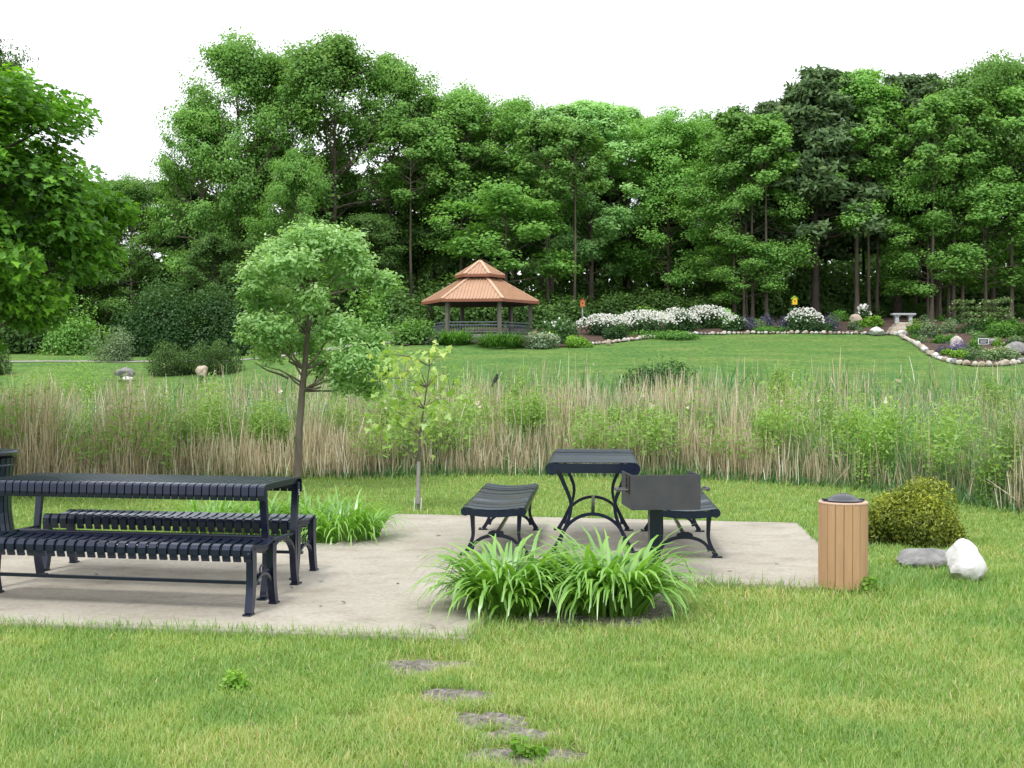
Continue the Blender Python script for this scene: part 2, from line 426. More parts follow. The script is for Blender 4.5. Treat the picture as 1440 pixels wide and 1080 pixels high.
def ribbons(base, az, Ln, W, e0, droop, K=4, power=1.6, tip=.12, twist=None, grow=.55):
    """arching blades: returns V, F(quads), index of blade per face"""
    n = len(base); s = np.linspace(0, 1, K + 1)
    e = e0[:, None] - droop[:, None] * s[None, :] ** power
    h = np.stack([np.cos(az), np.sin(az), np.zeros(n)], 1)
    step = Ln[:, None] / K
    em = (e[:, 1:] + e[:, :-1]) / 2
    hor = np.concatenate([np.zeros((n, 1)), np.cumsum(np.cos(em) * step, 1)], 1)
    ver = np.concatenate([np.zeros((n, 1)), np.cumsum(np.sin(em) * step, 1)], 1)
    C = base[:, None, :] + h[:, None, :] * hor[:, :, None]
    C[:, :, 2] += ver
    sa = az + PI / 2 if twist is None else az + PI / 2 + twist
    sd = np.stack([np.cos(sa), np.sin(sa), np.zeros(n)], 1)
    prof = np.minimum(1, grow + (1 - grow) * s * 4) * (1 - (1 - tip) * s ** 2.5)
    w = W[:, None] * prof[None, :] / 2
    Lf = C - sd[:, None, :] * w[:, :, None]; Rt = C + sd[:, None, :] * w[:, :, None]
    V = np.stack([Lf, Rt], 2).reshape(-1, 3)
    idx = (np.arange(n)[:, None] * (K + 1) + np.arange(K)[None, :]) * 2
    Fc = np.stack([idx, idx + 1, idx + 3, idx + 2], 2).reshape(-1, 4)
    return V, Fc, np.repeat(np.arange(n), K)


def tubes_mesh(name, paths, n=6):
    """paths: list of (pts (k,3), radii (k,))"""
    Vs, Fs, off = [], [], 0
    ang = np.arange(n) * 2 * PI / n
    for pts, rad in paths:
        pts = np.asarray(pts, float); k = len(pts)
        t = unit(np.gradient(pts, axis=0))
        ref = np.where(np.abs(t[:, 2:3]) > .9, np.array([[0, 1., 0]]), np.array([[0, 0, 1.]]))
        a = unit(np.cross(ref, t)); b = np.cross(t, a)
        V = pts[:, None, :] + (a[:, None, :] * np.cos(ang)[None, :, None] + b[:, None, :] * np.sin(ang)[None, :, None]) * np.asarray(rad)[:, None, None]
        i = np.arange(k - 1)[:, None] * n + np.arange(n)[None, :]
        j = np.arange(k - 1)[:, None] * n + (np.arange(n)[None, :] + 1) % n
        Fs.append(np.stack([i, j, j + n, i + n], 2).reshape(-1, 4) + off)
        Vs.append(V.reshape(-1, 3)); off += k * n
    return fast_mesh(name, np.concatenate(Vs), np.concatenate(Fs), smooth=True)


def bent(p0, d, L, k, r, wob=.08, sag=0.0):
    d = d / np.linalg.norm(d); pts = [np.array(p0, float)]
    for i in range(k):
        d = d + r.normal(size=3) * wob + np.array([0, 0, sag]); d /= np.linalg.norm(d)
        pts.append(pts[-1] + d * L / k)
    return np.array(pts)


def make_tree(seed, H, cb, R, prof, nprim, nleaf, lsize, shape=KITE, tr=.16, el=(.25, 1.1), wob=.05, cl=.11, flat=.6, up=.7, top=.97, nsec=5, droop=0.0, sides=7, fold=0.0):
    """returns (trunk mesh, crown mesh). cb crown base as a fraction of H; prof(t) relative radius over the crown"""
    r = np.random.default_rng(seed)
    K = 10
    tp = np.zeros((K + 1, 3)); tp[:, 2] = np.linspace(0, H * top, K + 1)
    tp[1:, :2] += np.cumsum(r.normal(size=(K, 2)) * wob * H / 40, 0)
    paths = [(tp, tr * (1 - .88 * np.linspace(0, 1, K + 1)) * np.where(np.arange(K + 1) == 0, 1.35, 1))]
    cents, crad = [], []
    for i in range(nprim):
        t = (i + r.random()) / nprim
        z = H * (cb + (top - cb) * t)
        p0 = np.array([np.interp(z, tp[:, 2], tp[:, 0]), np.interp(z, tp[:, 2], tp[:, 1]), z])
        az = i * 2.399 + r.normal() * .35
        e = el[0] + (el[1] - el[0]) * t + r.normal() * .12
        Lb = R * prof(t) * (.78 + .4 * r.random()) * (1 - .35 * max(0, t - .8) / .2) / max(.72, math.cos(min(e, 1.0)))
        d = np.array([math.cos(az) * math.cos(e), math.sin(az) * math.cos(e), math.sin(e)])
        pts = bent(p0, d, Lb, 5, r, .10, .03)
        r0 = max(.012, tr * .42 * (1 - t * .7) * (Lb / R) ** .5)
        paths.append((pts, r0 * np.linspace(1, .22, 6)))
        cents.append(pts[-1]); crad.append(1.0)
        for q in range(nsec):
            s = .35 + .65 * (q + r.random()) / nsec
            b0 = np.array([np.interp(s * 5, np.arange(6), pts[:, c]) for c in range(3)])
            dd = d + r.normal(size=3) * .75; dd[2] = dd[2] * .7 + .12 - droop
            L2 = Lb * (.24 + .26 * r.random())
            p2 = bent(b0, dd, L2, 3, r, .15)
            paths.append((p2, r0 * .4 * np.linspace(1, .3, 4)))
            cents.append(p2[-1]); crad.append(.85)
            cents.append((p2[1] + p2[2]) / 2); crad.append(.7)
    cents = np.array(cents); crad = np.array(crad)
    nn = np.sort(np.linalg.norm(cents[:, None, :] - cents[None, :, :], axis=2), axis=1)[:, 5]
    cents, crad = cents[nn < .34 * R], crad[nn < .34 * R]
    m = len(cents); ci = r.integers(0, m, nleaf)
    cr = R * cl * crad * r.uniform(.6, 1.35, m)
    g = unit(r.normal(size=(nleaf, 3))) * (r.random(nleaf) ** .45)[:, None]
    g[:, 2] *= flat
    P = cents[ci] + g * cr[ci][:, None] * 1.7
    axisP = np.stack([np.zeros(nleaf), np.zeros(nleaf), P[:, 2]], 1)
    outw = unit(P - axisP) * .45
    nr = unit(r.normal(size=(nleaf, 3))) * .6 + np.array([0, 0, up]) + outw * .8 + g * .6
    ctint = r.normal(size=m) * .17 + .16 * (cents[:, 2] / H - .6)  # tint rises with height to paint in a sunlit crown top
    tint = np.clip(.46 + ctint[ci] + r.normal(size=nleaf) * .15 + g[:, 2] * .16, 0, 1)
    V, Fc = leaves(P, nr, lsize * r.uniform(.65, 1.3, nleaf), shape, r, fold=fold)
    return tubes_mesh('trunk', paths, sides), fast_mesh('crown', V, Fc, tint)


def shrub_mesh(seed, w, d, h, nl, ls, lumps=9, shape=KITE, up=.5, fill=.5, lumpy=.42, axis_up=0.0, base=.0):
    """leafy mass made of lumps standing on z=0"""
    r = np.random.default_rng(seed)
    c = unit(r.normal(size=(lumps, 3))) * (r.random((lumps, 1)) ** .5)
    c[:, 2] = np.abs(c[:, 2])
    C = c * np.array([w / 2, d / 2, h]) * (1 - lumpy) * np.array([1, 1, .95]) + np.array([0, 0, h * base])
    rad = lumpy * r.uniform(.75, 1.2, lumps)
    i = r.integers(0, lumps, nl)
    g = unit(r.normal(size=(nl, 3)))
    q = g * (fill + (1 - fill) * r.random((nl, 1)) ** .6)
    P = C[i] + q * rad[i][:, None] * np.array([w / 2, d / 2, h * .85])
    P[:, 2] = np.abs(P[:, 2])
    P *= np.array([w / 2 / max(1e-3, np.percentile(np.abs(P[:, 0]), 99)), d / 2 / max(1e-3, np.percentile(np.abs(P[:, 1]), 99)), h / max(1e-3, np.percentile(P[:, 2], 99.3))])
    nr = g * .8 + r.normal(size=(nl, 3)) * .5 + np.array([0, 0, up])
    ax = None
    if axis_up: ax = r.normal(size=(nl, 3)) * (1 - axis_up) + g * .5 + np.array([0, 0, axis_up * 1.6])
    lt = r.normal(size=lumps) * .1
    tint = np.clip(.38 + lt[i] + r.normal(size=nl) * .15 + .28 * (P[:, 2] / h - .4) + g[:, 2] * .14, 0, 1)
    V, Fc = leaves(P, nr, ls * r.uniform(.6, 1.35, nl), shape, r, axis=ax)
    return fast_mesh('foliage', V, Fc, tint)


def stems_mesh(seed, w, d, h, n, r0):
    r = np.random.default_rng(seed); paths = []
    for _ in range(n):
        a = r.random() * 2 * PI
        dd = np.array([math.cos(a) * w / 2 * r.random(), math.sin(a) * d / 2 * r.random(), h * .8])
        b = np.array([dd[0] * .2, dd[1] * .2, -.05])
        paths.append((bent(b, dd, h * .85, 4, r, .1), r0 * np.linspace(1, .4, 5)))
    return tubes_mesh('stem', paths, 5)


def shrub(name, label, cat, loc, w, d, h, nl, ls, mat, seed, group=None, stems=0, rz=0.0, stemmat='bark', **kw):
    t = thing(name, label, cat, loc, rz, group)
    link('foliage', shrub_mesh(seed, w, d, h, nl, ls, **kw), M[mat], t)
    if stems: link('stem', stems_mesh(seed + 1, w, d, h * .62, stems, max(.006, h * .008)), M[stemmat], t)
    return t


def clump_mesh(seed, n, R, L, W, e0=(.75, 1.45), droop=(1.0, 2.3), K=7, name='foliage'):
    r = np.random.default_rng(seed)
    rr = R * np.sqrt(r.random(n)) ; a = r.random(n) * 2 * PI
    base = np.stack([rr * np.cos(a), rr * np.sin(a), np.full(n, -.01)], 1)
    az = a + r.normal(size=n) * .8
    e = r.uniform(e0[0], e0[1], n)
    V, Fc, bi = ribbons(base, az, L * r.uniform(.6, 1.15, n), W * r.uniform(.7, 1.2, n), e, r.uniform(droop[0], droop[1], n), K, 1.7, .1)
    tb = r.random(n) ** 1.3
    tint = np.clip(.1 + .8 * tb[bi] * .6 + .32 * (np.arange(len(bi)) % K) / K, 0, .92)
    dead = r.random(n) < .010
    tint[dead[bi]] = .8
    return fast_mesh(name, V, Fc, tint, smooth=True)


def rock_mesh(seed, w, d, h, rough=.22, sub=3, name='stone', sink=.15):
    import bmesh
    r = np.random.default_rng(seed)
    bm = bmesh.new(); bmesh.ops.create_icosphere(bm, subdivisions=sub, radius=1)
    me = bpy.data.meshes.new(name)
    D = unit(r.normal(size=(16, 3))); lv = r.uniform(.66, 1.0, 16)
    ph = r.uniform(0, 6, 9)
    for v in bm.verts:
        p = np.array(v.co)
        m = min(1.0, float(np.min(np.where(D @ p > .15, lv / np.maximum(D @ p, .15), 9))))
        n = math.sin(p[0] * 3 + ph[0]) * math.sin(p[1] * 3.3 + ph[1]) * math.sin(p[2] * 2.9 + ph[2]) + .5 * math.sin(p[0] * 7 + ph[3]) * math.sin(p[1] * 7.7 + ph[4] + p[2] * 6)
        n += .35 * math.sin(p[0] * 15 + ph[6] + p[1] * 5) * math.sin(p[1] * 14 + ph[7]) * math.sin(p[2] * 16 + ph[8]) * (sub > 3)
        p = p * m * (1 + rough * .35 * n)
        v.co = (p[0] * w / 2, p[1] * d / 2, (p[2] + 1) * h / 2 * (1 + sink) - h * sink)
    bm.to_mesh(me); bm.free()
    me.polygons.foreach_set('use_smooth', np.full(len(me.polygons), True))
    me.set_sharp_from_angle(angle=math.radians(30))
    return me


def rock(name, label, cat, loc, w, d, h, mat, seed, rz=0, group=None, rough=.22, sink=.15):
    o = link(name, rock_mesh(seed, w, d, h, rough, 4, name=name, sink=sink), M[mat])
    o.location = loc; o.rotation_euler = (0, 0, rz)
    return tag(o, label, cat, group)


# ================================================================== SETTING
def build_ground():
    xs = np.unique(np.concatenate([np.linspace(-600, -60, 19), np.linspace(-60, -12, 49), np.linspace(-12, 12, 81), np.linspace(12, 60, 49), np.linspace(60, 600, 19)]))
    ys = np.unique(np.concatenate([np.linspace(-80, 0, 11), np.linspace(0, 24, 81), np.linspace(24, 90, 111), np.linspace(90, 150, 31), np.linspace(150, 900, 26)]))
    X, Y = np.meshgrid(xs, ys, indexing='ij')
    Z = zg(X, Y)
    V = np.stack([X, Y, Z], 2).reshape(-1, 3)
    nx, ny = len(xs), len(ys)
    i = (np.arange(nx - 1)[:, None] * ny + np.arange(ny - 1)[None, :]).ravel()
    me = fast_mesh('ground', V, np.stack([i, i + ny, i + ny + 1, i + 1], 1), smooth=True)
    x, y = V[:, 0], V[:, 1]
    zones = {'marsh': sstep(-.2, .8, y - yfront(x)) * (1 - sstep(46, 48, y)), 'hill': sstep(42, 46, y),
             'woods': sstep(0, 2.5, y - 80 + 8 * sstep(5, 1, x))}
    for k, a in zones.items():
        at_ = me.attributes.new(k, 'FLOAT', 'POINT'); at_.data.foreach_set('value', np.asarray(a, np.float32))
    return tag(link('ground', me, ground_material()), kind='structure')


build_ground()

# concrete: an L of two slabs, corners read off the photo
PAD = [(-6.2, 7.86), (-3.06, 7.25), (-.26, 6.83), (.14, 8.95), (1.25, 8.72), (2.50, 8.36), (2.86, 12.1), (-1.25, 12.88), (-1.56, 10.62), (-6.2, 11.5)]
padA = np.array(PAD)


def inpoly(x, y, poly):
    x = np.asarray(x); y = np.asarray(y); c = np.zeros(x.shape, bool)
    j = len(poly) - 1
    for i in range(len(poly)):
        (xi, yi), (xj, yj) = poly[i], poly[j]
        c ^= ((yi > y) != (yj > y)) & (x < (xj - xi) * (y - yi) / (yj - yi + 1e-12) + xi)
        j = i
    return c


def polydist(x, y, poly):
    x = np.asarray(x, float); y = np.asarray(y, float); d = np.full(x.shape, 1e9)
    for i in range(len(poly)):
        ax, ay = poly[i]; bx, by = poly[(i + 1) % len(poly)]
        t = np.clip(((x - ax) * (bx - ax) + (y - ay) * (by - ay)) / ((bx - ax) ** 2 + (by - ay) ** 2), 0, 1)
        d = np.minimum(d, np.hypot(x - ax - t * (bx - ax), y - ay - t * (by - ay)))
    return d


mb = MB()
n = len(PAD)
mb.add([(x, y, .035) for x, y in PAD] + [(x, y, -.12) for x, y in PAD],
       [tuple(range(n))] + [(i, i + n, (i + 1) % n + n, (i + 1) % n) for i in range(n)])
pad = mb.build('concrete_pavement', concrete_material(), bevel=.012)
tag(pad, kind='structure')
PADZ = .035

# soil of the planting pocket, the worn patches in the lawn
BED = [(-.1, 7.5), (.2, 7.28), (.75, 7.22), (1.02, 7.5), (1.05, 8.3), (.6, 8.8), (.2, 8.85)]
DIRT = [(592, 938, .44, .34, 0), (648, 982, .42, .2, 1), (697, 1020, .34, .26, 2), (722, 1036, .36, .16, 6), (735, 1072, .46, .26, 3), (905, 936, .3, .07, 4), (500, 1012, .3, .1, 5)]
dirt_xy = []
for k, (px, py, w, d, sd) in enumerate(DIRT):
    w, d = w * 1.05, d * 1.15
    p = hit(px, py); dirt_xy.append((p.x, p.y, w / 2, d / 2))
    if k > 4: continue
    rr = np.random.default_rng(300 + sd)
    V, Fc = [], []
    nr_, na = 10, 40
    for i in range(nr_ + 1):
        for j in range(na):
            a = 2 * PI * j / na; q = i / nr_
            e = 1 + .9 * (float(fbm(math.cos(a) * 1.6 + sd * 5, math.sin(a) * 1.6, 1.0)) - .5) * 2 + .35 * (float(fbm(math.cos(a) * 5 + sd, math.sin(a) * 5, 1.0)) - .5) * 2
            x, y = math.cos(a) * w / 2 * q * e, math.sin(a) * d / 2 * q * e
            z = .008 * (1 - q ** 2) + .034 * (float(fbm(x + sd * 3, y, .05)) - .45) * (1 - q ** 4) - .010 * q
            V.append((x, y, z))
    for i in range(nr_):
        for j in range(na):
            Fc.append((i * na + j, (i + 1) * na + j, (i + 1) * na + (j + 1) % na, i * na + (j + 1) % na))
    o = link('dirt_patch', fast_mesh('dirt_patch', np.array(V), np.array(Fc), smooth=True), M['soil'])
    o.location = (p.x, p.y, .010); tag(o, kind='structure')


def sheet(name, poly, mat, res, lift, sub=True):
    xs = np.array([p[0] for p in poly]); ys = np.array([p[1] for p in poly])
    gx = np.arange(xs.min() - res, xs.max() + res, res); gy = np.arange(ys.min() - res, ys.max() + res, res)
    X, Y = np.meshgrid(gx, gy, indexing='ij')
    ny = len(gy)
    i = (np.arange(len(gx) - 1)[:, None] * ny + np.arange(ny - 1)[None, :]).ravel()
    cx, cy = X.ravel()[i] + res / 2, Y.ravel()[i] + res / 2
    keep = inpoly(cx, cy, poly); i = i[keep]
    Q = np.stack([i, i + ny, i + ny + 1, i + 1], 1)
    u, inv = np.unique(Q.ravel(), return_inverse=True)
    x, y = X.ravel()[u], Y.ravel()[u]
    V = np.stack([x, y, zg(x, y) + lift], 1)
    return tag(link(name, fast_mesh(name, V, inv.reshape(-1, 4), smooth=True), mat), kind='structure')


sheet('planting_soil', BED, M['soil'], .05, .012)

EDGE_PX = [(560, 487), (600, 485), (640, 484), (680, 485), (720, 487), (760, 489), (790, 489), (825, 486), (860, 483), (900, 478), (940, 474), (980, 471.5), (1030, 470.5), (1090, 470), (1150, 470),
           (1215, 470.5), (1262, 472), (1276, 479), (1290, 487), (1303, 497), (1320, 506), (1345, 513), (1375, 516), (1410, 515), (1440, 511), (1475, 503), (1520, 492)]
EDGE = [hit(a, b, 46) for a, b in EDGE_PX]
BEDPOLY = [(p.x, p.y) for p in EDGE] + [(40, 83), (20, 83.5), (5, 82), (2.4, 73), (-7, 71)]
sheet('garden_bed', BEDPOLY, M['mulch'], .4, .06)
sheet('path', [(-45, 60.2), (-24, 60.6), (-12, 61.4), (-8.0, 63.4), (-5, 65.5), (-5.5, 67), (-9, 65), (-12.5, 62.9), (-24, 62.0), (-45, 61.8)], M['path'], .3, .03)


# ================================================================== LAWN GRASS (stuff)
def lawn():
    r = np.random.default_rng(11)
    N = 520000
    # distance distribution: dense near the viewer
    u = r.random(N)
    y = 1 / (1 / 4.05 + (1 / 19.5 - 1 / 4.05) * u)             # density ~ 1/y^2 over depth
    x = (r.random(N) * 2 - 1) * (.46 * y + .4)
    keep = y < yfront(x) + .9 * r.random(N)
    ins = inpoly(x, y, PAD); pd = polydist(x, y, PAD)
    keep &= ~(ins & (pd > .05 * fbm(x, y, .35, 2)))
    bd = inpoly(x, y, BED)
    keep &= ~(bd & (r.random(N) < .93))
    for (dx, dy, a, b) in dirt_xy:
        q = np.hypot((x - dx) / a, (y - dy) / b) + (fbm(x, y, .10, 5) - .5) * 1.3
        keep &= ~((q < .82) & (r.random(N) < .93))
        keep &= ~((q >= .82) & (q < 1.15) & (r.random(N) < .5))
    x, y, pd, ins = x[keep], y[keep], pd[keep], ins[keep]
    n = len(x)
    patch = fbm(x, y, 1.1, 1); fine = fbm(x, y, .22, 4)
    edge = np.exp(-(pd / .10) ** 2)
    tall = np.exp(-(np.hypot(x - 3.0, (y - 8.6) * .7) / .75) ** 2) + np.exp(-(np.hypot(x - 2.55, y - 8.3) / .28) ** 2) * .9 + .5 * np.exp(-(np.hypot(x - .6, y - 6.95) / .5) ** 2)
    Ln = (.036 + .03 * r.random(n) + .018 * (fine - .5)) * (.8 + .45 * patch) * (1 + .55 * edge + 1.1 * tall * r.random(n))
    tuft = (r.random(n) < .004) ; Ln = np.where(tuft, Ln * 1.8, Ln)
    edgeR = sstep(-1.0, .6, y - yfront(x)); Ln *= 1 + 1.6 * edgeR * r.random(n)
    W = .0034 * (.75 + .6 * r.random(n)) * np.maximum(1, y / 6.0)
    base = np.stack([x, y, zg(x, y) - .004 + np.where(ins, .03, 0)], 1)
    V, Fc, bi = ribbons(base, r.random(n) * 2 * PI, Ln, W, r.uniform(.75, 1.5, n), r.uniform(.2, 1.4, n), 2, 1.3, .15, grow=.8)
    dry = (sstep(.40, .70, patch) * .13 + sstep(.42, .66, fbm(x, y, .4, 8)) * .20) * (1 - sstep(9.5, 12.5, y) * .65)
    t = .26 + dry + r.normal(size=n) * .15 + (fine - .5) * .3 - .18 * edge - .16 * np.minimum(tall, 1)
    straw = r.random(n) < (.02 + .11 * sstep(.44, .7, patch) * (1 - sstep(9, 12, y)))
    t = np.where(straw, r.uniform(.72, 1.0, n), np.clip(t, 0, .85))
    o = link('lawn_grass', fast_mesh('lawn_grass', V, Fc, t[bi]), M['grass'])
    tag(o, 'short mown lawn grass, green with yellowed blades', 'grass', kind='stuff')


lawn()


# ================================================================== MARSH (stuff)
# green shrubs growing in and behind the reeds: px centre, px width, px of the top, metres behind the reed edge, label
MS = [(255, 90, 560, 1.6, 'light green marsh shrub left of the small ash trunk, the farther left of two'), (325, 120, 545, 1.9, 'light green feathery marsh shrub just left of the small ash trunk'),
      (388, 90, 566, 1.3, 'light green marsh shrub right behind the trunk of the small ash tree'), (478, 80, 568, 1.8, 'low green marsh shrub between the small ash and the yellow-green sapling'),
      (548, 80, 552, 2.2, 'loose green marsh shrub behind the left side of the yellow-green sapling'), (672, 100, 546, 2.2, 'bushy green marsh shrub below the perched black bird'),
      (738, 84, 552, 1.5, 'narrow green marsh shrub directly behind the left edge of the far picnic table'), (812, 90, 582, 1.2, 'low spreading marsh shrub above the far picnic table top'),
      (868, 90, 572, 1.7, 'yellowish green marsh shrub right of the far picnic table top'), (925, 96, 574, 1.1, 'leafy marsh shrub above the charcoal grill'),
      (1000, 60, 590, 1.6, 'small marsh shrub above the right end of the charcoal grill'), (1078, 92, 574, .9, 'pale green marsh shrub right of the grill, at the front of the reeds'),
      (1128, 120, 545, 2.4, 'tall green marsh shrub behind the pale one right of the grill'), (1190, 84, 566, 1.6, 'marsh shrub above the brown slatted litter bin'),
      (1258, 110, 572, 1.2, 'green marsh shrub rising above the golden juniper'), (1335, 100, 572, 1.4, 'green marsh shrub above and behind the white boulder'),
      (1418, 84, 585, 1.2, 'green marsh shrub cut by the right edge of the photo'), (1385, 90, 538, 14, 'far marsh shrub at the right, below the garden sign'),
      (1092, 50, 522, 20, 'small far marsh shrub poking above the reeds in front of the lawn'), (730, 34, 530, 20, 'slim far marsh plant poking above the reeds right of the bird'), (120, 60, 562, 4, 'greenish marsh shrub above the left picnic table')]
MSP = []
for (px, w, top, back, lab) in MS:
    Y = 17.0
    for _ in range(8): Y = float(yfront((px - CX) / F * Y)) + back + .15
    x = (px - CX) / F * Y
    MSP.append((x, Y, w / F * Y, CAMH - (top - HZ) / F * Y - zgf(x, Y), lab))


def shrubfac(x, y):
    """how much the reeds give way to a shrub standing at or behind them"""
    f = np.ones(len(x))
    for (sx_, sy_, w_, h_, _) in MSP:
        if sy_ > 24: continue
        f = np.minimum(f, 1 - .48 * np.exp(-(np.abs(x - sx_ * y / sy_) / (w_ * .55)) ** 4) * (y < sy_ + .6))
    return f


def marsh():
    r = np.random.default_rng(21)
    def field(N, ymax=47.5, near=.55, spread=.52):
        d = r.random(N) ** 1.0
        x0 = (r.random(N) * 2 - 1)
        # half of the stems in the front strip, the rest over the pond
        f = r.random(N) < near
        y = np.where(f, 0, 1 / (1 / 14.0 + (1 / ymax - 1 / 14.0) * d ** .8))
        yy = np.where(f, 17.0, y)
        x = x0 * (spread * yy + .5)
        yf = yfront(x)
        y = np.where(f, yf + .1 + 3.6 * r.random(N) ** 1.25, y)
        k = (y > yf + .1) & (y < ymax - .8 * r.random(N))
        return x[k], y[k]
    # dry stems
    x, y = field(120000, near=.5)
    p = fbm(x, y, 3.2, 9); q = fbm(x, y, 1.0, 12)
    keep = r.random(len(x)) < sstep(.42, .66, p * .6 + q * .4) * .70 + .24 * (y < yfront(x) + 2.0)
    x, y, q = x[keep], y[keep], q[keep]; n = len(x)
    dep = np.clip((y - yfront(x)) / 4, 0, 1)
    H = (.75 + .60 * r.random(n)) * (1 + .46 * dep - .16 * sstep(24, 34, y)) * (.72 + .40 * q) * (.55 + .45 * sstep(0, .7, y - yfront(x)) + .1 * r.random(n)) * np.clip(shrubfac(x, y) + .25 * (r.random(n) < .12), 0, 1)
    lean = np.where(r.random(n) < .07, r.uniform(.4, 1.0, n), r.uniform(1.36, 1.57, n))
    W = .0095 * r.uniform(.5, 1.5, n) * np.maximum(1, y / 15)
    base = np.stack([x, y, zg(x, y) - .03], 1)
    V, Fc, bi = ribbons(base, r.random(n) * 2 * PI, H, W, lean, r.uniform(0, .4, n) * (r.random(n) < .4) + 1.8 * (r.random(n) < .035), 3, 2.2, .3, twist=r.uniform(-1.5, 1.5, n), grow=.9)
    t = np.clip(.02 + .75 * r.random(n) + .3 * (q - .5), 0, 1); t = np.where(r.random(n) < .08, 1.0, t)
    o = link('dry_reeds', fast_mesh('dry_reeds', V, Fc, t[bi]), M['reeddry'])
    tag(o, 'tan dead reed stems standing in the marsh', 'reeds', kind='stuff')
    # green cattail blades
    x, y = field(150000, near=.48)
    p = fbm(x, y, 3.2, 9); q = fbm(x, y, 1.0, 30)
    keep = r.random(len(x)) < .34 + .66 * sstep(.64, .40, p * .6 + q * .4) + .4 * (y < yfront(x) + .5)
    x, y, q = x[keep], y[keep], q[keep]; n = len(x)
    dep = np.clip((y - yfront(x)) / 4, 0, 1)
    H = (.62 + .52 * r.random(n)) * (1 + .62 * dep - .22 * sstep(24, 34, y)) * (.76 + .44 * q) * (.25 + .75 * sstep(0, 1.5, y - yfront(x))) * (.25 + .75 * shrubfac(x, y))
    W = .014 * r.uniform(.6, 1.4, n) * np.maximum(1, y / 15)
    base = np.stack([x, y, zg(x, y) - .03], 1)
    V, Fc, bi = ribbons(base, r.random(n) * 2 * PI, H, W, r.uniform(1.15, 1.56, n), r.uniform(.05, .9, n), 4, 2.0, .1, twist=r.uniform(-1.4, 1.4, n), grow=.9)
    t = np.clip(.02 + .75 * r.random(n) + .4 * (q - .5), 0, 1)
    o = link('green_cattails', fast_mesh('green_cattails', V, Fc, t[bi]), M['reedgreen'])
    tag(o, 'green cattail blades growing among dead reeds', 'cattails', kind='stuff')
    # leafy herbs weaving through the stems
    x, y = field(9000, ymax=40, near=.4); p = fbm(x, y, 1.6, 41)
    keep = r.random(len(x)) < sstep(.44, .66, p); x, y, p = x[keep], y[keep], p[keep]; n = len(x)
    h = (.75 + .6 * r.random(n)) * (1 + .5 * np.clip((y - yfront(x)) / 4, 0, 1)) * (.4 + .6 * shrubfac(x, y)); m_ = 16
    tt = .5 + .5 * r.random((n, m_))
    P = np.stack([x[:, None] + r.normal(size=(n, m_)) * .05, y[:, None] + r.normal(size=(n, m_)) * .05, zg(x, y)[:, None] + h[:, None] * tt], 2).reshape(-1, 3)
    V, Fc = leaves(P, r.normal(size=P.shape) * .5 + [0, -.2, .8], .075 * r.uniform(.6, 1.3, len(P)), SLIM, r, axis=r.normal(size=P.shape) + [0, 0, .5])
    o = link('marsh_herbs', fast_mesh('marsh_herbs', V, Fc, np.clip(.2 + .5 * tt.ravel() + .15 * r.normal(size=len(P)), 0, 1)), M['willow'])
    tag(o, 'leafy green herbs weaving through the reeds', 'marsh plants', kind='stuff')
    # pale fluffy heads
    x, y = field(1500, near=.12); keep = r.random(len(x)) < .11; x, y = x[keep], y[keep]; n = len(x)
    P = np.stack([x, y, zg(x, y) + .95 + .45 * r.random(n) + .3 * (y > 21)], 1)
    P = np.repeat(P, 5, 0) + r.normal(size=(n * 5, 3)) * np.array([.012, .012, .03])
    V, Fc = leaves(P, r.normal(size=(n * 5, 3)), .05 * r.uniform(.7, 1.3, n * 5), KITE, r, axis=np.tile([[0, 0, 1.]], (n * 5, 1)) + r.normal(size=(n * 5, 3)) * .2)
    o = link('cattail_heads', fast_mesh('cattail_heads', V, Fc, r.random(n * 5)), M['straw'])
    tag(o, 'pale fluffy cattail seed heads dotted over the marsh', 'seed heads', kind='stuff')


marsh()

for k, (x, Y, wm, h, lab) in enumerate(MSP):
    shrub('marsh_shrub', lab, 'shrub', (x, Y, zgf(x, Y) - .02), wm * 1.1, wm, h, int(9000 * wm * h) + 900, .052 * max(1, Y / 24), 'willow', 400 + k, 'green shrubs in the marsh', stems=7, lumps=22, fill=.2, lumpy=.30, shape=SLIM, up=.3)
p = hit(908, 541, 40)
shrub('bank_shrub', 'darker spreading shrub on the far bank below the white flower bed', 'shrub', (p.x, 46.5, zgf(p.x, 46.5)), 3.0, 2.2, 1.25, 4200, .11, 'shrubdark', 431, stems=6, lumps=12, fill=.3)


# ================================================================== PICNIC FURNITURE
def slat_strip(mb, prof, u0, u1, t, tilt=0.0):
    """one flat steel slat following a profile across the width (v,z)"""
    P = [Vector((0, a, b)) for a, b in prof]; vs = []; fs = []
    for i, p in enumerate(P):
        d = (P[min(i + 1, len(P) - 1)] - P[max(i - 1, 0)]).normalized()
        nrm = Vector((0, -d.z, d.y))
        q = p - nrm * t
        vs += [(u0, p.y, p.z + tilt), (u1, p.y, p.z - tilt), (u1, q.y, q.z - tilt), (u0, q.y, q.z + tilt)]
    for i in range(len(P) - 1):
        for k in range(4):
            fs.append((i * 4 + k, i * 4 + (k + 1) % 4, (i + 1) * 4 + (k + 1) % 4, (i + 1) * 4 + k))
    m = (len(P) - 1) * 4
    fs += [(3, 2, 1, 0), (m, m + 1, m + 2, m + 3)]
    mb.add(vs, fs)


def arc(cx, cz, r, a0, a1, n):
    return [(cx + r * math.cos(a0 + (a1 - a0) * i / n), cz + r * math.sin(a0 + (a1 - a0) * i / n)) for i in range(n + 1)]


